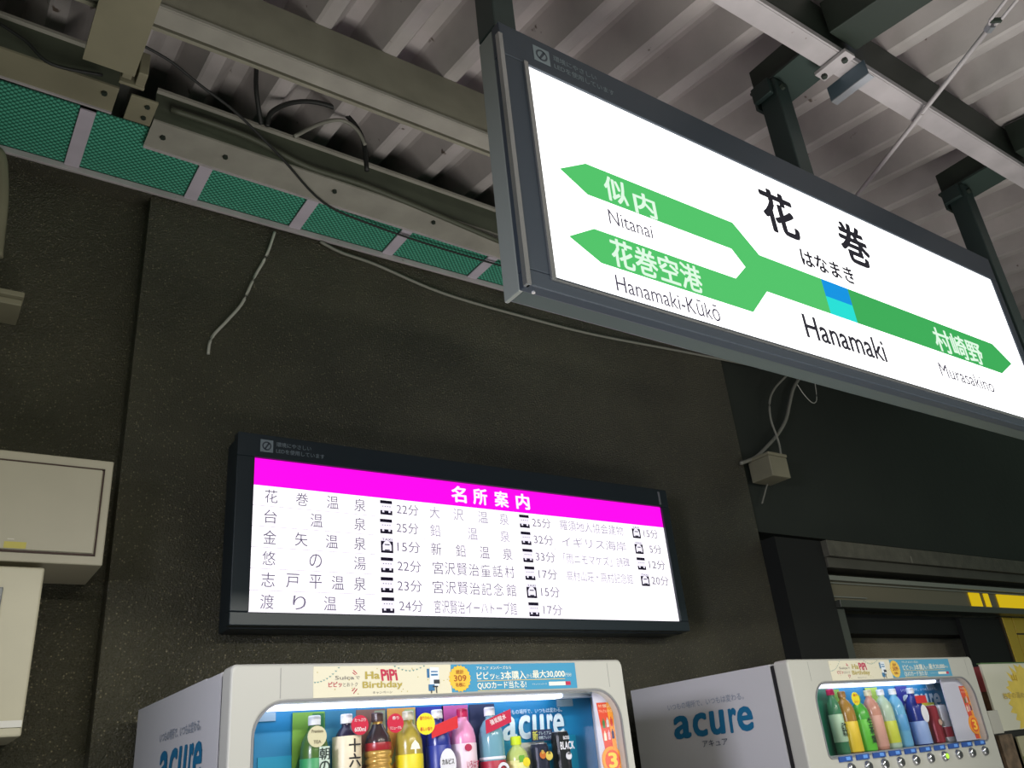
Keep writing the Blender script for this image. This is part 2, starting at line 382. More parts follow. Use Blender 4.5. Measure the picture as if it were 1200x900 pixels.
cable('cable', [at(200,128,y=2.55), at(290,160,y=2.55), at(360,195,y=2.56), at(440,222,y=2.57), at(590,285,y=2.58)], .012, mat('dark_olive_cable', (70, 74, 60), .6), 'dark bundled cable lying along the long eaves channel')
WY = 2.985
cable('cable', [at(375,283,y=WY), at(400,296,y=WY), at(440,310,y=WY), at(520,344,y=WY), at(620,373,y=WY), at(700,393,y=WY), at(800,412,y=WY), at(900,432,y=WY)], .0075, M_greycable, 'long pale cable sagging along the dark wall behind the station sign')
cable('cable', [at(322,272,y=WY), at(312,300,y=WY), at(298,325,y=WY), at(284,355,y=WY), at(266,376,y=WY), at(248,396,y=WY), at(244,415,y=WY)], .0062, M_whitewire, 'pale loose wire hanging down the dark wall below the net strip', 'wire')
jw = 2.97
cable('cable', [at(940,438,y=jw), at(930,455,y=jw), at(925,475,y=jw), at(921,492,y=jw), at(912,508,y=jw), at(900,522,y=jw), at(885,536,y=jw), at(868,543,y=jw)], .011, M_greycable, 'thick pale cable curling down behind the station sign above the junction box')
cable('cable', [at(922,440,y=2.93), at(908,455,y=2.93), at(902,470,y=2.93), at(903,490,y=2.93), at(909,508,y=2.93), at(913,520,y=2.93), at(915,532,y=2.93)], .007, M_greycable, 'grey cable curving down into the top of the junction box')
cable('cable', [at(899,530,y=2.95), at(898,545,y=2.95), at(901,560,y=jw), at(897,575,y=jw), at(893,590,y=jw)], .005, M_greycable, 'thin cable dropping past the left side of the junction box')
cable('cable', [at(934,450,y=jw), at(942,462,y=jw), at(952,472,y=jw), at(957,468,y=jw), at(955,448,y=jw)], .003, M_whitewire, 'hair thin pale wire loop right of the thick pale cable', 'wire')

# junction box on the wall
p = at(903, 558, y=2.86)
jb = empty('junction_box', (p.x + .11, 2.90, p.z), 'small beige junction box on the dark wall below the station sign', 'junction box')
zt = at(918, 534, y=2.86).z
P(jb, MB().box((p.x, 2.84, p.z), (p.x+.16, 2.995, zt-.02)), 'box_body', M_beige, bevel=.006)
P(jb, MB().box((p.x-.004, 2.835, zt-.02), (p.x+.164, 2.995, zt)), 'lid', M_beige, bevel=.006)

# ------------------------------------------------------------------ left wall items
ep = mat('cream_cabinet', (178, 172, 150), .45, var=.06, scale=5)
eb = empty('cable_cabinet', (-.2, 2.85, 2.22), 'wide cream wall cabinet with an outlined door, the upper of two at the left', 'cabinet')
x1, z1, z0 = .462, 2.574, 2.242; yc = 2.80
def Z(px, py, y): return at(px, py, y=y)
tr = Z(133, 541, yc); br = Z(121, 663, yc); x1 = (tr.x + br.x)/2
z1 = tr.z; z0 = br.z
P(eb, MB().box((-1.0, yc, z0), (x1, YW-.002, z1)), 'cabinet_body', ep, bevel=.004)
dr_ = P(eb, MB().box((-.96, yc-.006, z0+.035), (x1-.032, yc-.0005, z1-.035)), 'door', ep, bevel=.002)
mb = MB()
for a, b in (((-.97, z1-.036), (x1-.024, z1-.030)), ((-.97, z0+.027), (x1-.024, z0+.033))): mb.box((a[0], yc-.0035, a[1]), (b[0], yc+.0005, b[1]))
mb.box((x1-.029, yc-.0035, z0+.03), (x1-.024, yc+.0005, z1-.03))
P(eb, mb, 'door_gap', mat('rust_line', (66, 48, 40), .7))
q = Z(5, 634, yc-.008); q2 = Z(30, 643, yc-.008)
P(eb, MB().box((q.x, yc-.0075, q2.z), (q2.x, yc-.0062, q.z)), 'yellow_sticker', mat('sticker_yellow', (196, 184, 84), .5))
mb = MB()
for i_ in range(9):
    xx = random.uniform(-.02, .2); zz = random.uniform(z0+.06, z0+.12); mb.box((xx, yc-.0068, zz), (xx+random.uniform(.003,.02), yc-.0062, zz+random.uniform(.002,.006)))
P(eb, mb, 'scuff_marks', mat('scuff', (206, 202, 186), .5))['kind'] = 'stuff'
lb = empty('control_box', (-.1, 2.85, 1.75), 'cream control box with a grey window, the lower of two at the left', 'cabinet')
yl_ = 2.78
tr = Z(51, 665, yl_); br = Z(27, 863, yl_); x1 = (tr.x+br.x)/2
P(lb, MB().box((-.9, yl_, br.z), (x1, YW-.002, tr.z)), 'box_body', mat('cream_box', (196, 190, 164), .4, var=.05), bevel=.006)
a = Z(4, 688, yl_-.004); b = Z(-3, 850, yl_-.004)
P(lb, MB().box((-.6, yl_-.006, 1.83), (a.x, yl_-.0005, a.z)), 'window', mat('grey_plastic', (92, 98, 100), .3), bevel=.002)
a = Z(0, 845, yl_-.004); b = Z(25, 852, yl_-.004)
P(lb, MB().box((-.9, yl_-.005, b.z), (b.x, yl_-.0005, a.z)), 'nameplate', mat('plate_white', (226, 224, 214), .3))
# pale pipe and conduit at the far left
cable('conduit_pipe', [at(-14,176,y=2.93), at(-2,182,y=2.93), at(1,205,y=2.93), at(1,235,y=2.93), at(-2,265,y=2.93), at(-6,300,y=2.93)], .026, M_beige, 'thick pale bent pipe on the wall at the far left edge', 'pipe')
a = at(27, 354, y=2.93)
t = empty('conduit_duct', (a.x, 2.95, a.z), 'short pale cable duct end on the dark wall at the left edge', 'duct')
P(t, MB().box((a.x-.5, 2.90, a.z+.002), (a.x, YW-.003, a.z+.022)), 'cover', M_beige, bevel=.003)
P(t, MB().box((a.x-.5, 2.92, a.z-.022), (a.x-.003, YW-.003, a.z+.0015)), 'base', M_beige, bevel=.003)

# ------------------------------------------------------------------ station sign
YS = 1.2
X0, X1, Z0, Z1 = .962, 3.362, 2.487, 3.262
px0, px1, pz0, pz1 = 1.046, 3.322, 2.528, 3.156
ss = empty('station_sign', (2.15, 1.245, Z0), 'large backlit white station name sign with green route band, hanging from dark posts', 'sign')
fd = .03
P(ss, MB().box((X0+.012, YS+fd, Z0+.006), (X1-.012, YS+.088, Z1-.006)), 'housing', M_alu, bevel=.006)
def frame(parent, x0, x1, z0, z1, a0, a1, c0, c1, y0, y1, m, name='frame_rail'):
    P(parent, MB().box((x0, y0, c1), (x1, y1, z1)), name, m, bevel=.003)
    P(parent, MB().box((x0, y0, z0), (x1, y1, c0)), name, m, bevel=.003)
    P(parent, MB().box((x0, y0, c0+.0002), (a0, y1, c1-.0002)), name, m, bevel=.003)
    P(parent, MB().box((a1, y0, c0+.0002), (x1, y1, c1-.0002)), name, m, bevel=.003)
frame(ss, X0, X1, Z0, Z1, px0, px1, pz0, pz1, YS-.002, YS+fd, M_frame)
P(ss, MB().box((px0-.020, YS-.009, pz0-.012), (px0-.008, YS-.0025, pz1)).box((px0-.018, YS-.007, pz0-.014), (px1, YS-.0025, pz0-.010)), 'inner_bead', mat('bright_alu', (170, 172, 172), .25, .8))
P(ss, MB().box((X0-.004, YS-.0045, Z0), (X0+.008, YS+.010, Z1-.04)), 'edge_trim', mat('bright_alu', (0,0,0)))
P(ss, MB().box((X0+.001, YS+fd+.001, Z0+.002), (X0+.0118, YS+.09, Z1-.002)), 'end_cap', mat('end_cap_grey', (136, 142, 138), .4, .3), bevel=.003)
P(ss, MB().lathe([(0,-.003), (.0045,-.003), (.0045,0)], (X0+.03, YS+.02, Z0), 8), 'screw', mat('bright_screw', (230, 230, 230), .2, .5))
P(ss, MB().box((px0, YS+.004, pz0), (px1, YS+.008, pz1)), 'light_panel', mat('sign_white_glow', (255, 255, 255), .5, emit=2.3))
M_sgreen = mat('sign_green_glow', (82, 196, 106), .5, emit=1.0)
def S(px, py): q = at(px, py, y=YS+.003); return (q.x, q.z)
band = [S(*p) for p in ((962.3,328),(890,301),(858,261),(686,192),(656,198),(688.8,228.8),(857,291),(873.5,313),(862,326),(696,268.8),(666.8,277),(704.8,308.8),(882.5,365.4),(899,343.2),(971.6,367.2))]
def flat(pts, y, th=.001):
    return MB().prism([(x, y, z) for x, z in pts], (0, th, 0))
def tri_flat(parent, pts, y, m, name):
    mb = flat(pts, y); o = P(parent, mb, name, m)
    return o
zt_ = (S(962.3,328)[1] + S(1162,402)[1])/2; zb_ = (S(971.6,367.2)[1]+S(1173.7,437.3)[1])/2; zmid = (zt_+zb_)/2
# clean up: parallel edges at constant height
def setz(i, z): band[i] = (band[i][0], z)
setz(0, zt_); setz(1, zt_); setz(14, zb_); setz(13, zb_)
zu = (band[2][1]+band[3][1])/2; setz(2, zu); setz(3, zu); zl = (band[5][1]+band[6][1])/2; setz(5, zl); setz(6, zl); setz(4, (zu+zl)/2)
z_a = (band[8][1]+band[9][1])/2; setz(8, z_a); setz(9, z_a); z_b = (band[11][1]+band[12][1])/2; setz(11, z_b); setz(12, z_b); setz(10, (z_a+z_b)/2)
xq0, xq1 = S(962,328)[0], S(993,339.5)[0]
band[0] = (xq0, zt_); band[14] = (xq0, zb_)
tri_flat(ss, band, YS+.002, M_sgreen, 'route_band')
tipx = S(1185.3,426.6)[0]
tri_flat(ss, [(xq1, zt_), (S(1162,402)[0], zt_), (tipx, zmid), (S(1174,437.3)[0], zb_), (xq1, zb_)], YS+.002, mat('sign_green_deep', (60, 172, 88), .5, emit=1.0), 'route_band')
tri_flat(ss, [(xq0, zmid), (xq0, zt_), (xq1, zt_), (xq1, zmid)], YS+.002, mat('sign_blue_glow', (10, 148, 226), .5, emit=1.0), 'station_mark_blue')
tri_flat(ss, [(xq0, zb_), (xq0, zmid), (xq1, zmid), (xq1, zb_)], YS+.002, mat('sign_cyan_glow', (36, 224, 214), .5, emit=1.0), 'station_mark_cyan')
def sign_text(s, l, r, m, bold=0, h=None, split=False, name='lettering'):
    """l, r: photo pixels of (left, bottom) and (right, top) corners of the wording"""
    a = S(*l); b = S(*r)
    return (s, (a[0], YS+.0008, a[1]), UX, UZ, b[0]-a[0], h if h else b[1]-a[1], bold)
M_swhite = mat('sign_letter_white', (226, 252, 230), .5, emit=1.0)
PT(ss, [sign_text('花', (891,276), (939,238), None, .035), sign_text('巻', (983,305), (1020,283), None, .035, h=None)], M_ink, 'kanji_title') if 0 else None
def char(s, cx, cy, h, wd=None, bold=.02, y=YS+.0008, yy=None):
    q = at(cx, cy, y=(yy if yy else YS)); wd = wd or h
    return (s, (q.x - wd/2, y, q.z - h/2), UX, UZ, wd, h, bold)
PT(ss, [char('花', 913.5, 250, .158, .150, .045), char('巻', 1001, 286.5, .156, .150, .045)], M_ink, 'title_lettering')
PT(ss, [char('はなまき', 970.5, 312.5, .060, .262, .042)], M_ink, 'hiragana_lettering')
PT(ss, [char('Hanamaki', 992, 397, .076, .390, .022)], M_ink, 'lettering')
PT(ss, [char('似', 722, 223.5, .074, .074, .032), char('内', 756, 240, .070, .074, .032)], M_swhite, 'lettering')
PT(ss, [char('花巻空港', 771.5, 312, .080, .306, .030)], M_swhite, 'lettering')
PT(ss, [char('村崎野', 1124, 406, .090, .310, .030)], M_swhite, 'lettering')
PT(ss, [char('Nitanai', 739.5, 262.5, .044, .146, .003)], M_inkgrey, 'lettering')
PT(ss, [char('Hanamaki-Kūkō', 785.5, 350, .048, .353, .006)], M_inkgrey, 'lettering')
PT(ss, [char('Murasakino', 1134, 443, .050, .345, .006)], M_inkgrey, 'lettering')
M_faint = mat('faint_print', (112, 124, 130), .5)
def ecomark(parent, x, z, h, y):
    mb = MB(); mb.box((x, y-.0006, z), (x+h, y-.0002, z+h)); P(parent, mb, 'eco_emblem', M_faint)
    mb = MB(); mb.lathe([(h*.26, -.0010), (h*.36, -.0010), (h*.36, -.0007)], (x+h/2, y, z+h/2), 16, axis='y')
    mb.hexa([(x+h*.3, y-.001, z+h*.25), (x+h*.4, y-.001, z+h*.2), (x+h*.4, y-.0007, z+h*.2), (x+h*.3, y-.0007, z+h*.25), (x+h*.62, y-.001, z+h*.8), (x+h*.75, y-.001, z+h*.72), (x+h*.75, y-.0007, z+h*.72), (x+h*.62, y-.0007, z+h*.8)])
    P(parent, mb, 'eco_emblem_leaf', M_frame)
    PT(parent, [('環境にやさしい', (x+h*1.25, y-.0006, z+h*.55), UX, UZ, None, h*.38, .01), ('LEDを使用しています', (x+h*1.25, y-.0006, z+h*.02), UX, UZ, None, h*.38, .01)], M_faint, 'eco_lettering')
ecomark(ss, px0+.02, pz1+.028, .052, YS-.0025)
for i_, x in enumerate((.962, 2.183, 3.432)):
    po = empty('sign_post', (x+.04, 1.25, 3.23), ('dark post holding up the left end of the station sign', 'dark post rising from the middle of the station sign', 'dark post rising from the right end of the station sign')[i_], 'post', 'posts of the station sign')
    w_ = (.07, .078, .078)[i_]
    P(po, MB().box((x, 1.212, 3.263 if i_ < 2 else 2.6), (x+w_, 1.288, 3.685)), 'tube', M_post, bevel=.004)
    P(po, MB().box((x-.022, 1.225, 3.62), (x-.001, 1.30, 3.685)), 'bracket', M_post, bevel=.003)
    P(po, MB().box((x-.008, 1.295, 3.60), (x+w_*.8, 1.305, 3.685)), 'back_plate', M_post)
    P(po, MB().lathe([(0,-.012), (.012,-.012), (.012,0)], (x+w_*.4, 1.212, 3.65), 6, axis='y'), 'bolt', M_darksteel)

# ------------------------------------------------------------------ sightseeing guide sign
YI = 2.86
def I(px, py): q = at(px, py, y=YI); return (q.x, q.z)
ix0 = (I(299,537.5)[0] + I(289,718.6)[0])/2; ix1 = (I(773.8,593.7)[0] + I(796,727.8)[0])/2
iz1 = (I(299,537.5)[1] + I(773.8,593.7)[1])/2; iz0 = (I(289,718.6)[1]+I(796,727.8)[1])/2; izh = (I(297,569)[1] + I(776,617)[1])/2
gs = empty('guide_sign', ((ix0+ix1)/2, 2.92, iz0-.04), 'backlit sightseeing guide board with a magenta header on the dark wall', 'sign')
M_gf = mat('guide_frame', (34, 44, 50), .35, .2)
P(gs, MB().box((ix0-.055, YI+.03, iz0-.05), (ix1+.04, 2.998, iz1+.085)), 'housing', M_gf, bevel=.006)
frame(gs, ix0-.065, ix1+.048, iz0-.045, iz1+.09, ix0, ix1, iz0, iz1, YI-.012, YI+.03, M_gf)
M_gw = mat('guide_white_glow', (252, 246, 255), .5, emit=1.45)
P(gs, MB().box((ix0, YI+.002, iz0), (ix1, YI+.006, izh)), 'light_panel', M_gw)
P(gs, MB().box((ix0, YI+.002, izh+.0003), (ix1, YI+.006, iz1)), 'header_panel', mat('magenta_glow', (250, 8, 220), .5, emit=1.25))
P(gs, MB().box((ix1-.015, YI-.0145, iz1+.01), (ix1-.003, YI-.0125, iz1+.075)), 'sticker', mat('grey_sticker', (110, 112, 116), .5))
ecomark(gs, I(304,517)[0], iz1+.022, .048, YI-.0125)
tf = YI+.0008
rz = [izh - (izh-iz0)*(k+.5)/6 for k in range(6)]; rh = (izh-iz0)/6
def gx(px, row):                         # photo x in row -> world x
    ys = (583, 611, 636, 660, 686, 708)[row] + (px-300)*((.13, .105, .085, .06, .045, .02)[row])
    return I(px, ys)[0]
def gtext(s, px0_, px1_, row, hh=.052, bold=0.0):
    a = gx(px0_, row); b = gx(px1_, row); return (s, (a, tf, rz[row]-hh/2), UX, UZ, b-a, hh, bold)
def spread(s, pxs, row, bold=0.0):
    return [(c, (gx(p_, row)-.024, tf, rz[row]-.025), UX, UZ, .048, .050, bold) for c, p_ in zip(s, pxs)]
PT(gs, [(c, (I(px_, 582+i*3)[0]-.034, tf, (izh+iz1)/2-.034), UX, UZ, .068, .068, .04) for i, (c, px_) in enumerate(zip('名所案内', (538, 563, 588, 613)))], mat('header_letter_white', (255, 235, 255), .5, emit=1.2), 'header_lettering')
rows1 = [('花巻温泉', (318,354,390,422)), ('台温泉', (317,371,422)), ('金矢温泉', (316,353,389,422)), ('悠の湯', (315,370,422)), ('志戸平温泉', (314,343,370,396,422)), ('渡り温泉', (313,351,387,422))]
M_fine = mat('fine_ink', (150, 142, 168), .8, emit=.12); M_fine2 = mat('washed_out_ink', (190, 182, 206), .8, emit=.25)  # inks lightened and given some glow, for the backlight washing them out
for r_, (s, pxs) in enumerate(rows1): PT(gs, spread(s, pxs, r_, .003 if r_ in (2,4,5) else 0), M_fine)
rows2 = [('大沢温泉', (510,538,567,592)), ('鉛温泉', (511,555,593)), ('新鉛温泉', (512,541,569,596)), ('宮沢賢治童話村', (514,528,542,556,570,584,598)), ('宮沢賢治記念館', (514,529,543,557,571,585,600)), ('宮沢賢治イーハトーブ館', None)]
for r_, (s, pxs) in enumerate(rows2):
    PT(gs, spread(s, pxs, r_, 0) if pxs else [gtext(s, 509, 606, r_)], M_fine if r_ not in (0,1) else M_fine2)
rows3 = [('羅須地人協会建物', 658, 733), ('イギリス海岸', 660, 736), ('「雨ニモマケズ」詩碑', 662, 740), ('高村山荘・高村記念館', 665, 743)]
for r_, (s, a, b) in enumerate(rows3): PT(gs, [gtext(s, a, b, r_, .046)], M_fine2)
mins = [[(465,491,'22分'), (465,491,'25分'), (466,493,'15分'), (466,494,'22分'), (466,495,'23分'), (468,496,'24分')],
        [(625,647,'25分'), (627,650,'32分'), (629,652,'33分'), (632,654,'17分'), (635,657,'15分'), (637,659,'17分')],
        [(757,774,'15分'), (764,778,'5分'), (763,782,'12分'), (765,785,'20分')]]
for col in mins:
    for r_, (a, b, s) in enumerate(col): PT(gs, [gtext(s, a, b, r_, .045)], M_fine)
icons = [[(453,'b'),(453,'b'),(454,'t'),(454,'b'),(454,'b'),(455,'b')], [(616,'b'),(618,'b'),(620,'b'),(622,'b'),(624,'t'),(626,'b')], [(748.5,'t'),(751.5,'t'),(754,'b'),(757.5,'t')]]
M_icon = mat('icon_ink', (30, 20, 52), .8); M_iw = mat('icon_white', (245, 240, 255), .5, emit=1.1)
T_TAXI = []
def pictogram(cx, cz, kind):
    s = .052; h = .058; mb = MB()
    mb.box((cx-s/2, tf, cz-h/2), (cx+s/2, tf+.0006, cz+h/2)); o = P(gs, mb, 'pictogram', M_icon)
    mb = MB(); e = tf-.0006
    if kind == 'b':
        mb.box((cx-s/2, e, cz-.012), (cx+s/2, tf-.0001, cz+.016))
        mb.prism([(cx-s*.34, e, cz-.020), (cx-s*.18, e, cz-.020), (cx-s*.18, e, cz-.0125), (cx-s*.34, e, cz-.0125)], (0,.0005,0))
        mb.prism([(cx+s*.18, e, cz-.020), (cx+s*.34, e, cz-.020), (cx+s*.34, e, cz-.0125), (cx+s*.18, e, cz-.0125)], (0,.0005,0))
    else:
        mb.prism([(cx-s*.36, e, cz-.020), (cx+s*.36, e, cz-.020), (cx+s*.36, e, cz+.001), (cx+s*.22, e, cz+.013), (cx-s*.22, e, cz+.013), (cx-s*.36, e, cz+.001)], (0,.0005,0))
        mb.box((cx-s*.5, e, cz+.017), (cx+s*.5, tf-.0001, cz+h/2)); mb.prism([(cx-s*.22, e, cz+.0132), (cx+s*.22, e, cz+.0132), (cx+s*.12, e, cz+.0168), (cx-s*.12, e, cz+.0168)], (0,.0005,0))
    P(gs, mb, 'pictogram_vehicle', M_iw)
    mb = MB(); e -= .0008
    if kind == 'b':
        for k in range(4): mb.box((cx-s*.34+k*s*.2, e, cz+.003), (cx-s*.34+k*s*.2+s*.08, e+.0005, cz+.0055))
    else:
        mb.box((cx-s*.2, e, cz+.001), (cx+s*.2, e+.0005, cz+.005)); mb.box((cx-s*.2, e, cz-.020), (cx+s*.2, e+.0005, cz-.016)); T_TAXI.append((cx, cz))
    P(gs, mb, 'pictogram_detail', M_icon)
for col in icons:
    for r_, (px_, k) in enumerate(col): pictogram(gx(px_, r_), rz[r_], k)
for cx, cz in T_TAXI: PT(gs, [('TAXI', (cx-.021, tf-.0020, cz+.0185), UX, UZ, .042, .009, .0)], M_icon)
mb = MB()
for k in range(1, 6):
    z = izh - rh*k
    mb.box((ix0, tf, z-.0006), (gx(440, k), tf+.0004, z+.0006))
    mb.box((gx(440, k), tf, z-.0003), (ix1, tf+.0004, z+.0003))
for px_ in (500, 655): mb.box((gx(px_, 3)-.0004, tf, iz0), (gx(px_, 3)+.0004, tf+.0004, izh))
P(gs, mb, 'rule_lines', M_fine)

# ------------------------------------------------------------------ vending machines
M_vm = mat('machine_white', (178, 178, 170), .38, var=.04, scale=3)
M_vs = mat('machine_side_white', (184, 184, 186), .42, var=.05, scale=2)
M_gap = mat('gap_black', (16, 16, 18), .8)
M_disp = mat('display_blue', (20, 132, 186), .45, var=.08, scale=2)
M_disp2 = mat('display_cyan', (16, 160, 205), .45)
M_led = mat('led_white', (225, 232, 255), .4, emit=3.2)
M_teal = mat('logo_teal', (12, 96, 134), .5)
M_bluetxt = mat('slogan_grey', (126, 136, 150), .6)
def glass():
    M = bpy.data.materials.new('display_glass'); M.use_nodes = True; nt = M.node_tree; N = nt.nodes; L = nt.links
    N.remove(N['Principled BSDF']); t = N.new('ShaderNodeBsdfTransparent'); g = N.new('ShaderNodeBsdfGlossy'); g.inputs['Roughness'].default_value = .03
    fr = N.new('ShaderNodeFresnel'); fr.inputs['IOR'].default_value = 1.45; mx = N.new('ShaderNodeMixShader')
    ge = N.new('ShaderNodeNewGeometry'); sb = N.new('ShaderNodeMath'); sb.operation = 'SUBTRACT'; sb.inputs[0].default_value = 1; L.new(ge.outputs['Backfacing'], sb.inputs[1]); ml = N.new('ShaderNodeMath'); ml.operation = 'MULTIPLY'; L.new(fr.outputs[0], ml.inputs[0]); L.new(sb.outputs[0], ml.inputs[1]); L.new(ml.outputs[0], mx.inputs[0]); L.new(t.outputs[0], mx.inputs[1]); L.new(g.outputs[0], mx.inputs[2]); L.new(mx.outputs[0], N['Material Output'].inputs[0])
    return M
M_glass = glass()
def rrect(x0, x1, z0, z1, rtl, rtr, rb, n=8):
    pts = []
    for cx, cz, r, a0 in ((x1-rtr, z1-rtr, rtr, 0), (x0+rtl, z1-rtl, rtl, 90), (x0+rb, z0+rb, rb, 180), (x1-rb, z0+rb, rb, 270)):
        for k in range(n+1):
            a = math.radians(a0 + 90*k/n); pts.append((cx+r*math.cos(a), cz+r*math.sin(a)))
    return pts
def ringplate(outer, inner, y0, y1):
    mb = MB(); n = len(outer)
    for pts, y in ((outer, y0), (inner, y0), (inner, y1), (outer, y1)):
        mb.v += [(x, y, z) for x, z in pts]
    for i in range(n):
        j = (i+1) % n
        for q in range(4):
            r2 = (q+1) % 4
            mb.f.append((q*n+i, q*n+j, r2*n+j, r2*n+i))
    return mb


def T(parent, s_, x, z, w_, h, y, m, bold=0.0, name='lettering', shear=0):
    return PT(parent, [(s_, (x, y, z), UX, UZ, w_, h, bold, shear)], m, name)
def machine(x0, x1, yf, label, wl, wr, pw=.072):
    """upright drink machine: x0..x1 wide, front face at yf, window wl..wr"""
    t = empty('vending_machine', ((x0+x1)/2, yf+.4, 0), label, 'vending machine', 'drink vending machines')
    H = 1.83; yb = 2.90; wz0, wz1 = 1.492, 1.744
    hole = lambda: rrect(wl-.03, wr+.01, 1.44, 1.775, .004, .004, .004)
    cab = ringplate(rrect(x0+.002, x1-.002, .06, H-.006, .006, .006, .004), hole(), yf+.085, yf+.2)
    cab.box((x0+.002, yf+.2, .06), (x1-.002, yb, H-.006))
    P(t, cab, 'cabinet', M_vs)
    P(t, ringplate(rrect(x0+.006, x1-.006, .08, H-.012, .006, .006, .004), hole(), yf+.068, yf+.0848), 'door_seal', M_gap)
    for fx in (x0+.06, x1-.14):
        for fy in (yf+.12, yb-.12): P(t, MB().box((fx, fy, 0), (fx+.08, fy+.08, .06)), 'foot', M_gap)
    outer = rrect(x0, x1, 1.36, H, .014, .014, .003); inner = rrect(wl, wr, wz0, wz1, .075, .085, .02)
    d = P(t, ringplate(outer, inner, yf, yf+.066), 'door', M_vm, bevel=.008, seg=3)
    P(t, MB().box((x0, yf, .08), (x1, yf+.066, 1.3598)), 'lower_door', M_vm, bevel=.008)
    P(t, MB().box((x0+.3, yf-.004, .25), (x1-.3, yf-.0002, .52)), 'delivery_flap', mat('flap_grey', (60, 62, 66), .3), bevel=.003)
    P(t, MB().box((x1-.24, yf-.004, .95), (x1-.06, yf-.0002, 1.2)), 'coin_panel', mat('coin_panel_grey', (120, 122, 128), .3, .5), bevel=.003)
    P(t, MB().box((x0+.115, yf-.0006, 1.752), (x0+.117, yf-.0001, H-.01)), 'seam', mat('seam_grey', (150, 150, 146), .6))
    P(t, MB().box((x1-.06, yf-.0006, 1.752), (x1-.0585, yf-.0001, H-.01)), 'seam', mat('seam_grey', (150, 150, 146), .6))
    rim = ringplate(rrect(wl-.004, wr+.004, wz0-.004, wz1+.004, .079, .089, .024), rrect(wl+.001, wr-.001, wz0+.001, wz1-.001, .074, .084, .019), yf-.002, yf+.004)
    P(t, rim, 'window_rim', mat('rim_grey', (120, 122, 124), .4))
    yi = yf+.14
    P(t, MB().box((wl+.05, yi, 1.45), (wr+.008, yi+.01, 1.77)), 'bay_back', M_disp)
    P(t, MB().box((wl-.029, yi+.011, 1.442), (wr+.009, yi+.02, 1.772)), 'bay_liner', mat('bay_dark', (30, 52, 50), .4))
    P(t, MB().box((wl-.028, yf+.07, 1.442), (wl-.020, yi+.01, 1.772)), 'bay_cheek', mat('bay_grey', (120, 126, 124), .4))
    P(t, MB().box((wl-.028, yf+.0675, 1.475), (wr+.008, yi-.0005, 1.497)), 'shelf', mat('shelf_grey', (150, 156, 162), .3))
    P(t, MB().box((wl+.05, yf+.072, 1.734), (wr-.15, yf+.112, 1.768)), 'lamp_strip', M_led, bevel=.004)
    P(t, MB().box((wr-.1495, yf+.072, 1.734), (wr-.01, yf+.112, 1.768)), 'lamp_strip_end', mat('lamp_end', (180, 190, 205), .4), bevel=.004)
    P(t, MB().box((wl+.052, yi-.004, 1.715), (wl+.10, yi-.0005, 1.735)), 'bay_tag', mat('bay_tag_grey', (150, 178, 196), .5))
    P(t, MB().box((wr-.125, yi-.004, 1.715), (wr-.065, yi-.0005, 1.735)), 'bay_tag', mat('bay_tag_grey', (0,0,0)))
    # campaign panel at the right of the window
    yo = yf+.030
    P(t, MB().box((wr-pw, yo, 1.497), (wr+.006, yo+.004, 1.7435)), 'campaign_panel', mat('panel_lilac', (196, 196, 212), .4))
    a, b, c = wr-.062, wr-.004, 1.712
    P(t, MB().prism([(a, yo-.001, c), (b, yo-.001, c), (b, yo-.001, 1.50), (a+.02, yo-.001, 1.50)], (0, .0008, 0)), 'campaign_sticker', mat('campaign_red', (214, 70, 40), .5))
    P(t, MB().prism([(b-.022, yo-.0014, c), (b, yo-.0014, c), (b, yo-.0014, 1.50), (b-.010, yo-.0014, 1.50)], (0, .0003, 0)), 'campaign_sticker_edge', mat('campaign_orange', (232, 150, 40), .5))
    T(t, '今すぐ登録しよう!', a+.004, c-.014, .05, .009, yo-.0022, mat('cream_ink', (245, 226, 190), .5), .01)
    T(t, 'アキュアメンバーズ', a+.004, c-.028, .05, .009, yo-.0022, mat('cream_ink', (0,0,0)))
    for r_ in range(2):
        for k in range(3):
            xx = a+.013+k*.015; zz = 1.642-r_*.034+k*.002
            col = ((60,120,70),(200,190,190),(200,60,50),(236,226,200),(220,170,180),(50,40,90))[r_*3+k]
            P(t, MB().box((xx, yo-.0022, zz), (xx+.009, yo-.0015, zz+.020)).box((xx+.003, yo-.0022, zz+.020), (xx+.006, yo-.0015, zz+.026)), 'tiny_bottle_print', mat('print_%d_%d_%d' % col, col, .5))
    cx, cz = wr-.030, 1.555
    P(t, MB().lathe([(0, -.004), (.037, -.004), (.037, 0)], (cx, yo, cz), 28, axis='y'), 'campaign_disc', mat('disc_orange', (238, 152, 36), .5))
    P(t, MB().lathe([(0, -.0048), (.0275, -.0048), (.0275, -.0042)], (cx, yo, cz), 28, axis='y'), 'campaign_disc_inner', mat('disc_red', (222, 84, 32), .5))
    T(t, '3', cx-.014, cz-.019, .028, .038, yo-.0056, mat('disc_yellow', (250, 200, 60), .5), .05)
    # price tags and selection buttons
    n = 10; step = (wr-wl-.17)/(n-1)*1.0
    for k in range(n):
        xx = wl+.085+k*step
        P(t, MB().box((xx-.038, yf-.006, 1.476), (xx+.038, yf-.0005, 1.494)), 'price_tag', mat('price_blue', (40, 78, 150), .4))
        P(t, MB().box((xx+.0, yf-.0068, 1.480), (xx+.026, yf-.0062, 1.491)), 'price_tag_print', mat('price_light', (96, 150, 226), .4))
        bcol = mat('button_chrome', (190, 192, 196), .22, .85) if k != 6 else mat('button_lit', (170, 226, 70), .3, emit=.6)
        P(t, MB().lathe([(0, -.014), (.014, -.014), (.018, -.008), (.019, 0)], (xx+.02, yf, 1.452), 16, axis='y'), 'button', mat('button_chrome', (190, 192, 196), .22, .85), smooth=True)
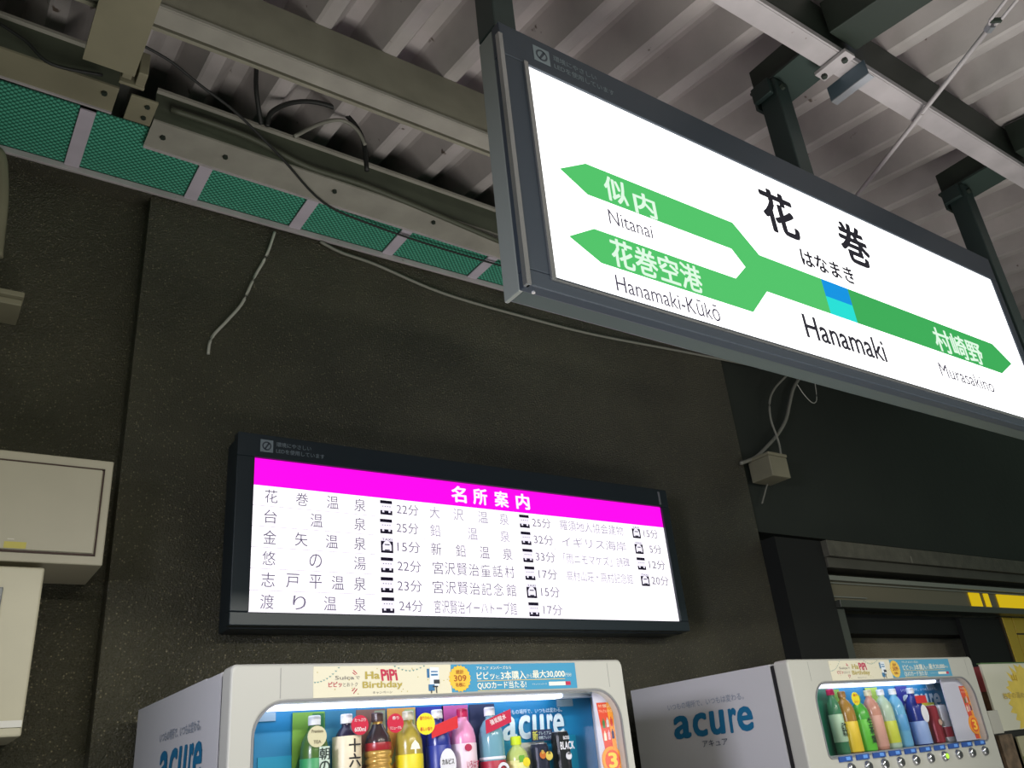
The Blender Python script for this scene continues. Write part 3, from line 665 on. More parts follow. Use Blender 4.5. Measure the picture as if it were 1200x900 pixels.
        P(t, MB().lathe([(0, -.016), (.010, -.016), (.010, -.0135)], (xx+.02, yf, 1.452), 12, axis='y'), 'button_face', bcol if k == 6 else mat('button_dark', (60, 60, 60), .3))
    # banner strip on the door
    return t
def banner(t, x0, x1, x2, yf, faded=False):
    z0, z1 = 1.7505, 1.822; y = yf-.0012
    mul = .86 if faded else 1
    cc = lambda *c: tuple(v*mul + (30 if faded else 0) for v in c)
    n_ = '_f' if faded else ''
    P(t, MB().box((x0, y, z0), (x1-.0002, yf-.0002, z1)), 'cream_banner', mat('banner_cream'+n_, cc(212, 207, 182), .5))
    P(t, MB().box((x1, y, z0+.002), (x2, yf-.0002, z1)), 'blue_banner', mat('banner_blue'+n_, cc(58, 142, 180), .5))
    W = x1-x0; H = z1-z0; tx = lambda s, fx, fz, fw, fh, m, b=0, sh=0: (s, (x0+W*fx, y-.0006, z0+H*fz), UX, UZ, W*fw, H*fh, b, sh)
    red = mat('banner_red'+n_, cc(180, 36, 70), .5); gold = mat('banner_gold'+n_, cc(170, 154, 70), .5); grey = mat('banner_grey'+n_, cc(110, 106, 104), .5); blue = mat('banner_navy'+n_, cc(40, 104, 150), .5)
    PT(t, [tx('Suica', .145, .56, .13, .12, 0, .005)], grey); PT(t, [tx('で', .285, .56, .03, .10, 0)], grey)
    PT(t, [tx('ピピッ', .10, .32, .09, .17, 0, .02)], red); PT(t, [tx('とおトク', .20, .33, .10, .13, 0)], grey)
    PT(t, [tx('Ha', .355, .56, .10, .24, 0, .04)], gold); PT(t, [tx('PiPi', .465, .50, .12, .36, 0, .05, -.15)], red)
    PT(t, [tx('Birthday', .335, .20, .285, .27, 0, .03)], gold); PT(t, [tx('キャンペーン', .405, .06, .14, .09, 0, 0)], grey)
    mb = MB()
    for (a, b, c_, d) in ((.27,.86,.295,.74),(.265,.78,.285,.71),(.27,.10,.295,.25),(.26,.18,.28,.28)):
        mb.tube([(x0+W*a, y-.0006, z0+H*b), (x0+W*c_, y-.0006, z0+H*d)], .0010, 4)
    P(t, mb, 'burst_marks', red)
    mb = MB()
    for k in range(9):
        u_ = k/8; mb.prism([(x0+W*(.01+.16*u_)-.003, y-.0008, z0+H*(.50+.46*u_*u_)), (x0+W*(.01+.16*u_)+.003, y-.0008, z0+H*(.50+.46*u_*u_)), (x0+W*(.01+.16*u_), y-.0008, z0+H*(.46+.46*u_*u_))], (0,.0005,0))
        u_ = k/8; zz = .98-.16*math.sin(math.pi*u_)
        mb.prism([(x0+W*(.57+.22*u_)-.003, y-.0008, z0+H*zz), (x0+W*(.57+.22*u_)+.003, y-.0008, z0+H*zz), (x0+W*(.57+.22*u_), y-.0008, z0+H*(zz-.05))], (0,.0005,0))
    P(t, mb, 'bunting_print', mat('banner_teal'+n_, cc(90, 140, 140), .5))
    mb = MB(); rr = random.Random(3)
    for k in range(22):
        a = rr.random()*.96+.01; b = rr.random()*.9+.04; mb.box((x0+W*a, y-.0004, z0+H*b), (x0+W*a+.0022, y-.0001, z0+H*b+.0022))
    P(t, mb, 'confetti_print', gold)
    # little drawing of a drink machine
    mx = x0+W*.83; mb = MB().prism([(mx, y-.0008, z0+H*.28), (mx+W*.07, y-.0008, z0+H*.26), (mx+W*.075, y-.0008, z0+H*.90), (mx+W*.005, y-.0008, z0+H*.92)], (0,.0005,0))
    P(t, mb, 'drawing_body', mat('banner_pale'+n_, cc(214, 224, 232), .5))
    mb = MB().box((mx-W*.012, y-.0012, z0+H*.10), (mx+W*.035, y-.0009, z0+H*.32)).box((mx-W*.02, y-.0012, z0+H*.55), (mx-W*.002, y-.0009, z0+H*.86)).box((mx+W*.012, y-.0012, z0+H*.62), (mx+W*.064, y-.0009, z0+H*.68)).box((mx+W*.012, y-.0012, z0+H*.74), (mx+W*.064, y-.0009, z0+H*.78))
    P(t, mb, 'drawing_blue', blue)
    mb = MB().box((mx+W*.03, y-.0016, z0+H*.34), (mx+W*.075, y-.0013, z0+H*.48)).box((mx+W*.005, y-.0016, z0+H*.02), (mx+W*.012, y-.0013, z0+H*.12)).box((mx+W*.045, y-.0016, z0+H*.02), (mx+W*.052, y-.0013, z0+H*.26)).box((mx+W*.02, y-.0016, z0+H*.22), (mx+W*.06, y-.0013, z0+H*.27))
    P(t, mb, 'drawing_dark', mat('banner_dark'+n_, cc(40, 44, 52), .5))
    # sun badge
    sx, sz, R_ = x1+.026, z0+H*.5, .034; pts = []
    for k in range(40):
        r_ = R_ if k % 2 else R_*.9; pts.append((sx+r_*math.cos(k*math.pi/20), y-.0016, sz+r_*math.sin(k*math.pi/20)))
    P(t, MB().prism(pts, (0, .0012, 0)), 'sun_badge', mat('badge_yellow'+n_, cc(228, 184, 60), .5))
    och = mat('badge_ink'+n_, cc(160, 84, 30), .5)
    PT(t, [('総計', (sx-.012, y-.0024, sz+.011), UX, UZ, .024, .011, .01), ('309', (sx-.019, y-.0024, sz-.007), UX, UZ, .038, .015, .02), ('名様に', (sx-.015, y-.0024, sz-.021), UX, UZ, .030, .010, .01)], och)
    W2 = x2-x1; t2 = lambda s, fx, fz, fw, fh, b=0: (s, (x1+W2*fx, y-.0006, z0+H*fz), UX, UZ, W2*fw, H*fh, b)
    wt = mat('banner_text'+n_, cc(232, 232, 214), .5)
    PT(t, [t2('アキュア メンバーズなら', .19, .80, .27, .12, .01), t2('ピピッ', .19, .44, .135, .27, .02), t2('と', .335, .46, .03, .13), t2('3本購入', .375, .42, .20, .31, .02), t2('から', .58, .47, .045, .14), t2('最大30,000', .63, .44, .27, .30, .02), t2('円分', .905, .48, .055, .13), t2('QUOカード当たる!', .19, .09, .38, .27, .02)], wt)
    P(t, MB().box((x1+W2*.19, y-.0004, z0+H*.385), (x1+W2*.90, y-.0001, z0+H*.405)).box((x1+W2*.19, y-.0004, z0+H*.04), (x1+W2*.56, y-.0001, z0+H*.06)), 'underline_print', mat('badge_yellow'+n_, (0,0,0)))
    P(t, MB().box((x1+W2*.76, y-.0004, z0+H*.15), (x1+W2*.90, y-.0001, z0+H*.29)), 'search_box_print', wt)
    P(t, MB().box((x1+W2*.902, y-.0004, z0+H*.15), (x1+W2*.945, y-.0001, z0+H*.29)), 'search_button_print', red)
    T(t, 'アキュアメンバーズ', x1+W2*.62, z0+H*.19, W2*.12, H*.06, y-.0006, wt)
def logo(t, o, U, L_, h, m):
    o = Vector(o); U = Vector(U)
    PT(t, [(c, o + U*(L_*a), U, UZ, L_*(b-a), h, .038, .10) for c, a, b in (('a', 0, .205), ('c', .265, .435), ('u', .49, .665), ('r', .725, .82), ('e', .835, 1.0))], m, 'logo_letter')
def sidemark(t, x, ya, ye, z0, z1, faded=False):
    U = (0, -1, 0); L_ = ya-ye; xx = x-.001
    logo(t, (xx, ya, z0), U, L_, z1-z0, M_teal)
    PT(t, [('いつもの場所で、いつもは変わる。', (xx, ya+.02, z1+.027), U, UZ, L_+.0, .026, .004)], M_bluetxt, 'slogan_lettering')
    PT(t, [('アキュア', (xx, ya-L_*.34, z0-.042), U, UZ, L_*.32, .024, .006)], mat('kana_ink', (70, 78, 96), .6), 'kana_lettering')

vm1 = machine(.620, 1.800, 2.001, 'white drink vending machine below the guide board, the left one of two', .676, 1.768)
banner(vm1, .816, 1.197, 1.617, 2.001)
sidemark(vm1, .6215, 2.585, 2.200, 1.600, 1.682)
logo(vm1, (1.437, 2.133, 1.634), UX, .218, .060, mat('logo_pale', (206, 226, 236), .5))
T(vm1, 'いつもの場所で、いつもは変わる。', 1.445, 1.700, .21, .013, 2.001+.132, mat('logo_pale', (0,0,0)), .01, 'slogan_lettering')
P(vm1, MB().box((.735, 2.138, 1.45), (1.70, 2.1405, 1.635)), 'bay_back_lower', M_disp2)
P(vm1, MB().box((.690, 2.10, 1.497), (.708, 2.115, 1.68)), 'bay_rail', mat('bay_grey', (0,0,0)))
vm2 = machine(2.637, 3.905, 2.047, 'white drink vending machine right of the guide board, beside the leaflet rack', 2.755, 3.850, .19)
banner(vm2, 2.876, 3.272, 3.712, 2.047, True)
sidemark(vm2, 2.6385, 2.668, 2.258, 1.612, 1.692)
u0 = at(1081, 823, y=2.179); u1 = at(1102, 821, y=2.179); lw = (u1.x-u0.x)/.51
logo(vm2, (u0.x-.49*lw, 2.179, (u0.z+u1.z)/2-.031), UX, lw, .062, mat('logo_pale', (0,0,0)))
T(vm2, 'いつもの場所で、いつもは変わる。', u0.x-.49*lw, (u0.z+u1.z)/2+.045, lw, .012, 2.179, mat('logo_pale', (0,0,0)), .01, 'slogan_lettering')
P(vm2, MB().box((2.790, 2.180, 1.45), (3.02, 2.1855, 1.76)), 'bay_back_green', mat('bay_green', (24, 96, 72), .4))
P(vm2, MB().box((3.02, 2.184, 1.45), (3.40, 2.1865, 1.56)), 'bay_back_green', mat('bay_green2', (50, 140, 84), .4))

# ------------------------------------------------------------------ drinks on show
def vtext(parent, s, x, ztop, h, y, m, bold=.02, gap=1.12):
    PT(parent, [(c, (x-h/2, y, ztop-h-i*h*gap), UX, UZ, h, h, bold) for i, c in enumerate(s)], m)
def bottle(x, y, z, h, r, label, body, capc, shoulder=None, lab=None, lz=(.12, .62), card=None, card2=None, ribs=False, group='drinks'):
    t = empty('drink_bottle', (x, y, z), label, 'drink bottle', group)
    cap_h = .020; n = h - cap_h
    if ribs:
        prof = [(0, 0), (r*.9, 0), (r, .008)]
        k = 0; zz = .012
        while zz < n*.62: prof += [(r, zz), (r, zz+.010), (r*.90, zz+.013), (r*.90, zz+.016)]; zz += .018
        prof += [(r*.85, n*.66), (r*.95, n*.70), (r*.9, n*.78), (r*.42, n*.93), (.0125, n*.95), (.0125, n)]
    else:
        prof = [(0, 0), (r*.92, 0), (r, .010), (r, n*.66), (r*.98, n*.74), (r*.86, n*.83), (r*.56, n*.92), (.0125, n*.95), (.0125, n)]
    P(t, MB().lathe(prof, (x, y, z), 24), 'bottle_body', body, smooth=True)
    P(t, MB().lathe([(0, n+cap_h), (.0135, n+cap_h), (.0152, n+cap_h-.003), (.0152, n-.002), (.0, n-.002)], (x, y, z), 18), 'cap', capc)
    if lab: P(t, MB().lathe([(r+.0006, n*lz[0]), (r+.0010, n*lz[0]+.001), (r+.0010, n*lz[1]-.001), (r+.0006, n*lz[1])], (x, y, z), 24), 'label_sleeve', lab, smooth=True)
    if card: P(t, MB().box((x-.042, y+.036, z), (x+.042, y+.0375, z+h+.012)), 'backing_card', card)
    if card2: P(t, MB().prism([(x-.040, y+.0355, z+h*.4), (x+.040, y+.0355, z+h*.75), (x+.040, y+.0355, z+h+.008), (x+.01, y+.0355, z+h+.008)], (0, .0004, 0)), 'backing_card_print', card2)
    return t
def badge(t, x, y, z, r, m, lines, mi, name='badge'):
    b = P(t, MB().lathe([(0, -.002), (r, -.002), (r, 0)], (x, y, z), 24, axis='y'), name, m)
    k = len(lines)
    PT(t, [(s, (x-r*w_/2*1.0, y-.0028, z+r*(.55-i*1.0/max(k-1,1)) - r*.2), UX, UZ, r*w_, r*hh, .015) for i, (s, w_, hh) in enumerate(lines)], mi)
cw = mat('cap_white', (226, 228, 232), .35)
def can(x, y, z, h, label, body, top, group='drinks'):
    t = empty('drink_can', (x, y, z), label, 'drink can', group); r = .0265
    P(t, MB().lathe([(0,0), (r*.85,0), (r,.006), (r,h-.010), (r*.86,h-.001), (r*.8,h-.003), (0,h-.003)], (x, y, z), 24), 'can_body', body, smooth=False)
    P(t, MB().lathe([(r*.80,h-.003), (r*.86,h+.001), (r*.88,h-.001)], (x, y, z), 24), 'can_rim', top)
    return t
zb = 1.4975; yb1 = 2.001+.098
G1 = 'drinks in the left machine'
hb = .222
# 1 green tea
t = bottle(.860, yb1, zb, hb, .034, 'green tea bottle with a white cap and cream disc, leftmost in the left machine', mat('tea_green', (70, 104, 44), .25), cw, lab=mat('lab_green', (58, 150, 92), .4), lz=(.02,.62), card=mat('card_green', (120, 170, 60), .5), card2=mat('card_dkgreen', (36, 112, 58), .5), group=G1)
badge(t, .852, yb1-.036, zb+.172, .024, mat('badge_cream', (206, 200, 164), .4), [('Premium', 1.2, .3), ('TEA', .8, .3)], mat('badge_brown', (120, 110, 90), .5))
P(t, MB().box((.858, yb1-.0375, zb+.01), (.884, yb1-.0352, zb+.149)), 'label_panel', mat('lab_pale', (196, 214, 200), .4))
vtext(t, '朝の茶事', .871, zb+.146, .026, yb1-.0382, mat('lab_ink', (30, 44, 40), .5), .02)
# 2 sixteen tea
t = bottle(.945, yb1, zb, hb, .035, 'tea bottle with navy shoulder and cream label in brush writing, second in left machine', mat('tea_dark', (38, 30, 58), .2), cw, lab=mat('lab_cream', (226, 214, 186), .4), lz=(.02,.84), card=mat('card_teal', (40, 120, 150), .5), group=G1)
badge(t, .962, yb1-.040, zb+.192, .023, mat('badge_crimson', (196, 26, 62), .35), [('たっぷり', 1.3, .32), ('600ml', 1.3, .45)], mat('badge_white', (240, 225, 228), .5))
vtext(t, '十六茶', .950, zb+.162, .030, yb1-.0365, mat('brush_ink', (28, 24, 28), .5), .03)
# 3 gold ribbed
t = bottle(1.030, yb1, zb, hb, .034, 'ribbed gold bottle with a dark shoulder and crimson badge, third in the left machine', mat('gold_body', (190, 152, 78), .25, .35), mat('cap_brown', (70, 50, 48), .3), card=mat('card_maroon', (120, 84, 70), .5), card2=mat('card_olive', (130, 140, 110), .5), ribs=True, group=G1)
P(t, MB().lathe([(.0325,.138), (.0325,.152), (.030,.165), (.017,.186), (.014,.194)], (1.030, yb1, zb), 24), 'shoulder', mat('shoulder_dark', (52, 38, 42), .2), smooth=True)
P(t, MB().lathe([(.0335,.132), (.0342,.136), (.0342,.146), (.0335,.150)], (1.030, yb1, zb), 24), 'neck_band', mat('band_red', (150, 30, 40), .3), smooth=True)
badge(t, 1.060, yb1-.040, zb+.192, .023, mat('badge_crimson', (0,0,0)), [('香り', .8, .35), ('リニューアル', 1.4, .3)], mat('badge_white', (0,0,0)))
# 4 jasmine
t = bottle(1.118, yb1, zb, hb, .035, 'yellow jasmine tea bottle with a yellow round badge, fourth in the left machine', mat('tea_pale', (168, 150, 60), .22), mat('cap_silver', (196, 192, 170), .3), lab=mat('lab_yellow', (232, 214, 30), .4), lz=(.02,.58), card=mat('card_amber', (206, 146, 60), .5), card2=mat('card_sage', (150, 168, 110), .5), group=G1)
badge(t, 1.147, yb1-.041, zb+.186, .0265, mat('badge_lemon', (238, 222, 40), .4), [('香りひらく', 1.3, .35), ('新しい香り', 1.3, .35)], mat('badge_redink', (210, 70, 50), .5))
P(t, MB().prism([(1.118-.014, yb1-.0352, zb+.128), (1.118+.014, yb1-.0352, zb+.128), (1.118+.010, yb1-.0352, zb+.140), (1.118, yb1-.0352, zb+.150), (1.118-.010, yb1-.0352, zb+.140)], (0,.001,0)).box((1.1155, yb1-.0352, zb+.115), (1.1205, yb1-.0342, zb+.128)), 'flower_print', mat('flower_white', (240, 238, 220), .5))
T(t, 'ジャスミン', 1.098, zb+.066, .046, .016, yb1-.0368, mat('lab_olive', (120, 120, 50), .5), .01)
T(t, 'ティー', 1.104, zb+.04, .036, .014, yb1-.0368, mat('lab_olive', (0,0,0)), .01)
# 5 blue milk
t = bottle(1.205, yb1, zb, hb, .033, 'deep blue bottle with a white oval and white cap, fifth in the left machine', mat('blue_body', (30, 44, 132), .25), cw, lab=mat('lab_blue', (34, 52, 150), .35), lz=(.02,.66), card=mat('card_blue', (24, 34, 150), .5), group=G1)
P(t, MB().prism([(1.212+.024*math.cos(a*math.pi/10), yb1-.036, zb+.088+.036*math.sin(a*math.pi/10)) for a in range(20)], (0,.0015,0)), 'label_oval', mat('oval_white', (232, 232, 240), .4))
T(t, 'カルピス', 1.193, zb+.086, .036, .013, yb1-.0368, mat('brush_ink', (0,0,0)), .03); T(t, 'ウォーター', 1.193, zb+.066, .036, .010, yb1-.0368, mat('brush_ink', (0,0,0)), .01)
P(t, MB().hexa([(1.165, yb1-.040, zb+.150), (1.245, yb1-.040, zb+.172), (1.245, yb1-.038, zb+.172), (1.165, yb1-.038, zb+.150), (1.165, yb1-.040, zb+.178), (1.245, yb1-.040, zb+.202), (1.245, yb1-.038, zb+.202), (1.165, yb1-.038, zb+.178)]), 'ribbon_card', mat('ribbon_red', (208, 34, 44), .4))
# 6 pink
t = bottle(1.284, yb1, zb, hb, .033, 'pink bottle with a crimson cap, sixth in the left machine', mat('pink_body', (222, 146, 188), .25), mat('cap_crimson', (176, 20, 76), .3), lab=mat('lab_pink', (238, 214, 226), .4), lz=(.02,.66), card=mat('card_magenta', (190, 84, 150), .5), group=G1)
P(t, MB().prism([(1.276+.011*math.cos(a*math.pi/8), yb1-.0358, zb+.122+.009*math.sin(a*math.pi/8)) for a in range(16)], (0,.0012,0)), 'fruit_print', mat('fruit_red', (176, 40, 80), .4))
T(t, 'いろはす', 1.268, zb+.072, .038, .018, yb1-.0360, mat('fruit_red', (0,0,0)), .02)
P(t, MB().prism([(1.262+.010*math.cos(a*math.pi/8), yb1-.0362, zb+.058+.010*math.sin(a*math.pi/8)) for a in range(16)], (0,.001,0)), 'round_print', mat('print_gold', (222, 200, 90), .4))
# 7 clear blue with red label
t = bottle(1.373, yb1, zb, hb, .035, 'clear grey blue bottle with white cap and red label, seventh in left machine', mat('clear_blue', (112, 160, 176), .15), cw, lab=mat('lab_red', (176, 28, 58), .4), lz=(.02,.42), card=mat('card_navy', (30, 40, 78), .5), group=G1)
P(t, MB().hexa([(1.333, yb1-.040, zb+.152), (1.418, yb1-.040, zb+.178), (1.418, yb1-.038, zb+.178), (1.333, yb1-.038, zb+.152), (1.333, yb1-.040, zb+.186), (1.418, yb1-.040, zb+.212), (1.418, yb1-.038, zb+.212), (1.333, yb1-.038, zb+.186)]), 'ribbon_card', mat('ribbon_crimson', (190, 26, 66), .4))
PT(t, [('強炭酸水', (1.349, yb1-.0408, zb+.172), (.955,0,.29), (-.29,0,.955), .055, .014, .02)], mat('badge_white', (0,0,0)))
P(t, MB().lathe([(.0352,.088), (.0366,.090), (.0366,.093), (.0352,.095)], (1.373, yb1, zb), 24), 'label_edge', mat('oval_white', (0,0,0)), smooth=True)
P(t, MB().lathe([(.011,-.0375), (.019,-.0375), (.019,-.0365), (.011,-.0365)], (1.382, yb1, zb+.060), 20, axis='y'), 'ring_print', mat('oval_white', (0,0,0)))
T(t, 'WILKINSON', 1.365, zb+.056, .034, .008, yb1-.0385, mat('oval_white', (0,0,0)), .02)
# 8 small lemon
t = bottle(1.450, yb1-.006, zb, .142, .031, 'small lemon drink bottle with a yellow cap, eighth in the left machine', mat('lemon_body', (190, 206, 120), .25), mat('cap_lemon', (206, 226, 40), .3), lab=mat('lab_lemon', (226, 226, 150), .4), lz=(.02,.66), group=G1)
P(t, MB().box((1.435, yb1-.0385, zb+.075), (1.452, yb1-.037, zb+.092)), 'leaf_print', mat('leaf_green', (110, 176, 60), .4))
P(t, MB().prism([(1.458+.012*math.cos(a*math.pi/8), yb1-.0388, zb+.074+.012*math.sin(a*math.pi/8)) for a in range(16)], (0,.001,0)), 'lemon_print', mat('lemon_yellow', (240, 220, 40), .4))
T(t, 'C.C.レモン', 1.432, zb+.038, .042, .016, yb1-.0385, mat('ribbon_red', (0,0,0)), .03)
# cans
t = can(1.528, yb1-.006, zb, .118, 'short dark coffee can with gold print, second from the right in the left machine', mat('can_navy', (38, 40, 60), .3, .2), M_galv, G1)
P(t, MB().box((1.488, yb1+.026, zb), (1.572, yb1+.028, zb+.125)), 'backing_frame', mat('frame_pale', (206, 206, 196), .4))
badge(t, 1.518, yb1-.0335, zb+.088, .010, mat('print_orange', (200, 110, 40), .4), [('B', .8, .9)], mat('print_gold', (0,0,0)))
badge(t, 1.540, yb1-.0335, zb+.085, .012, mat('print_gold', (0,0,0)), [('金', .9, .9)], mat('brush_ink', (0,0,0)))
t = can(1.612, yb1+.002, zb, .146, 'tall black coffee can with white lettering, rightmost in the left machine', mat('can_black', (26, 28, 32), .3, .2), M_galv, G1)
T(t, 'BLACK', 1.590, zb+.098, .050, .020, yb1-.0255, mat('oval_white', (0,0,0)), .03); T(t, 'BOSS', 1.603, zb+.124, .022, .009, yb1-.0255, mat('oval_white', (0,0,0)), .02)
badge(t, 1.616, yb1-.0252, zb+.080, .010, mat('oval_white', (0,0,0)), [('無糖', 1.1, .6)], mat('brush_ink', (0,0,0)))
tg = empty('shelf_card', (1.54, yb1+.02, zb+.13), 'small navy new product card above the short coffee can', 'card')
P(tg, MB().box((1.518, yb1+.010, zb+.126), (1.592, yb1+.012, zb+.156)), 'card_sheet', mat('card_navy', (0,0,0)))
T(tg, '新', 1.521, zb+.129, .018, .024, yb1+.0092, mat('leaf_yellow', (206, 206, 90), .5), .03); T(tg, 'プレミアム', 1.542, zb+.142, .046, .009, yb1+.0092, mat('logo_pale', (0,0,0))); T(tg, '微糖ブレンド', 1.542, zb+.130, .046, .009, yb1+.0092, mat('logo_pale', (0,0,0)))

# right machine
yb2 = 2.047+.098; G2 = 'drinks in the right machine'
def RXX(px, py): return at(px, py, y=yb2).x
x = RXX(972, 812)
t = bottle(x+.004, yb2, zb, .232, .026, 'slim bottle with a crimson cap at the far left of the right machine', mat('slim_green', (60, 120, 84), .25), mat('cap_crimson', (0,0,0)), lab=mat('slim_label', (176, 206, 176), .4), lz=(.2,.66), group=G2)
T(t, '緑茶', x-.012, zb+.06, .03, .05, yb2-.0275, mat('lab_ink', (0,0,0)), .02)
x = RXX(990, 850)
t = bottle(x+.025, yb2, zb, hb, .034, 'amber bottle with a yellow label, second in the right machine', mat('amber_body', (160, 120, 50), .22), mat('cap_amber', (150, 110, 60), .3), lab=mat('lab_amber', (232, 200, 50), .4), lz=(.02,.55), card=mat('card_green', (0,0,0)), group=G2)
badge(t, x+.05, yb2-.04, zb+.19, .024, mat('badge_lemon', (0,0,0)), [('香り', 1.1, .35), ('ひらく', 1.1, .35)], mat('badge_redink', (0,0,0)))
x += .115
t = bottle(x, yb2, zb, .205, .033, 'bright green tea bottle with dark brush writing, third in the right machine', mat('bright_green', (76, 170, 60), .25), mat('cap_green', (70, 150, 60), .3), lab=mat('lab_bright_green', (96, 196, 56), .4), lz=(.02,.62), group=G2)
vtext(t, '生茶葉', x, zb+.118, .028, yb2-.0345, mat('lab_ink', (0,0,0)), .03)
x += .082
t = bottle(x, yb2, zb, hb, .033, 'pinkish brown bottle with a pale cap, fourth in the right machine', mat('pinkbrown', (196, 140, 122), .2), mat('cap_pale', (206, 196, 160), .3), lab=mat('lab_pinkbrown', (214, 160, 146), .4), lz=(.06,.62), group=G2)
x += .086
t = bottle(x, yb2, zb, hb, .033, 'clear bottle with a yellow and green label, fifth in the right machine', mat('clear_pale', (176, 200, 176), .2), cw, lab=mat('lab_lime', (206, 216, 70), .4), lz=(.1,.5), card=mat('card_lime', (176, 206, 80), .5), group=G2)
x += .086
t = bottle(x, yb2, zb, hb, .031, 'pale blue water bottle with a white cap, sixth in the right machine', mat('water_blue', (110, 176, 216), .18), cw, lab=mat('lab_water', (90, 160, 214), .35), lz=(.3,.6), group=G2)
x = RXX(1074, 850)+.0
t = bottle(x+.02, yb2, zb, hb, .034, 'blue and white bottle with a red ribbon card, seventh in the right machine', mat('blue_body', (0,0,0)), cw, lab=mat('lab_bluewhite', (150, 176, 226), .35), lz=(.02,.45), card=mat('card_blue', (0,0,0)), group=G2)
P(t, MB().prism([(x+.028+.024*math.cos(a*math.pi/10), yb2-.036, zb+.118+.034*math.sin(a*math.pi/10)) for a in range(20)], (0,.0015,0)), 'label_oval', mat('oval_white', (0,0,0)))
P(t, MB().box((x-.02, yb2-.041, zb+.158), (x+.058, yb2-.039, zb+.188)), 'ribbon_card', mat('ribbon_red', (0,0,0)))
x += .135
t = can(x, yb2, zb, .148, 'dark red can, second from the right in the right machine', mat('can_red', (140, 26, 44), .3, .2), M_galv, G2)
P(t, MB().box((x-.045, yb2+.028, zb+.03), (x+.09, yb2+.030, zb+.162)), 'backing_card', mat('card_yellow', (206, 200, 70), .5))
P(t, MB().lathe([(0,-.002), (.012,-.002), (.012,0)], (x, yb2-.0275, zb+.08), 16, axis='y'), 'round_print', mat('can_print', (206, 170, 150), .5))
x += .075
t = can(x, yb2, zb, .148, 'white can with a crimson band, rightmost in the right machine', mat('can_white', (206, 206, 206), .3, .2), M_galv, G2)
P(t, MB().lathe([(.0268,.02), (.0271,.022), (.0271,.058), (.0268,.060)], (x, yb2, zb), 24), 'band', mat('band_crimson', (176, 30, 60), .4), smooth=True)

# glass panes (last: they sit in front of the drinks)
for t, wl, wr, yf in ((vm1, .676, 1.768, 2.001), (vm2, 2.755, 3.850, 2.047)):
    P(t, MB().box((wl-.01, yf+.015, 1.48), (wr+.01, yf+.018, 1.755)), 'glass_pane', M_glass)

# ------------------------------------------------------------------ leaflet rack at the right edge
yr = 2.32; xr = 4.50
rk = empty('leaflet_rack', (xr+.45, 2.6, 0), 'leaflet rack with a pale poster with a yellow burst, right of the right vending machine', 'rack')
P(rk, MB().box((xr, yr+.012, 0), (xr+.9, 2.95, 1.826)), 'cabinet', mat('rack_dark', (40, 36, 34), .5), bevel=.004)
a = at(1168, 836, x=xr-.001)
P(rk, MB().box((xr-.004, yr+.01, 1.70), (xr-.0003, 2.95, 1.82)), 'side_poster', mat('rack_red', (146, 62, 62), .5, var=.3, scale=25))
P(rk, MB().box((xr-.004, yr+.01, 1.56), (xr-.0003, 2.95, 1.698)), 'side_picture', mat('rack_brown', (88, 62, 40), .5, var=.5, scale=30))
zb_ = at(1184, 856, y=yr).z
P(rk, MB().box((xr, yr, zb_), (xr+.9, yr+.0118, 1.83)), 'poster', mat('poster_white', (228, 226, 208), .5))
P(rk, MB().box((xr, yr-.002, 1.8305), (xr+.9, yr+.02, 1.836)), 'top_trim', mat('trim_green', (96, 130, 80), .4))
def pr_(px, py): q = at(px, py, y=yr-.001); return (q.x, yr-.001, q.z)
cx_, _, cz_ = pr_(1215, 822); pts = []; rr = random.Random(5)
for k in range(64):
    a = k/64*2*math.pi; r_ = (.215 if k % 2 else .265)*(1+rr.uniform(-.07,.07)); pts.append((max(xr+.002, cx_+r_*1.15*math.cos(a)), yr-.001, min(1.826, max(zb_+.002, cz_+r_*.8*math.sin(a)))))
P(rk, MB().prism(pts, (0, .0008, 0)), 'yellow_burst', mat('burst_yellow', (248, 220, 100), .5, var=.12, scale=14))
q = pr_(1185, 793); T(rk, '山', q[0], q[2]-.02, .05, .035, yr-.002, mat('burst_gold', (214, 178, 50), .5), .05)
q = pr_(1174, 812); T(rk, '岩手の湯めぐり', q[0], q[2]-.03, .30, .030, yr-.002, mat('burst_sand', (206, 180, 96), .5), .02)
P(rk, MB().box((xr+.002, yr-.03, zb_-.35), (xr+.9, yr+.011, zb_-.335)), 'pocket_shelf', mat('rack_dark', (0,0,0)))
lf = [((188,182,150), (150,160,70)), ((196,190,176), (170,180,90)), ((120,96,70), (200,190,150))]
for k in range(3):
    x = xr+.10+k*.16; c1_, c2_ = lf[k]
    t = empty('leaflet', (x+.07, yr-.01, zb_-.335), ('pale green leaflet standing in the rack below the poster', 'cream leaflet standing beside the pale green one in the rack', 'brown leaflet in the rack, third from the left')[k], 'leaflet', 'leaflets in the rack')
    P(t, MB().box((x, yr-.016, zb_-.3345), (x+.145, yr-.008, zb_-.03)), 'cover', mat('leaf_a%d' % k, c1_, .5))
    P(t, MB().box((x, yr-.0175, zb_-.3), (x+.145, yr-.0165, zb_-.12)), 'cover_picture', mat('leaf_b%d' % k, c2_, .5, var=.4, scale=40))
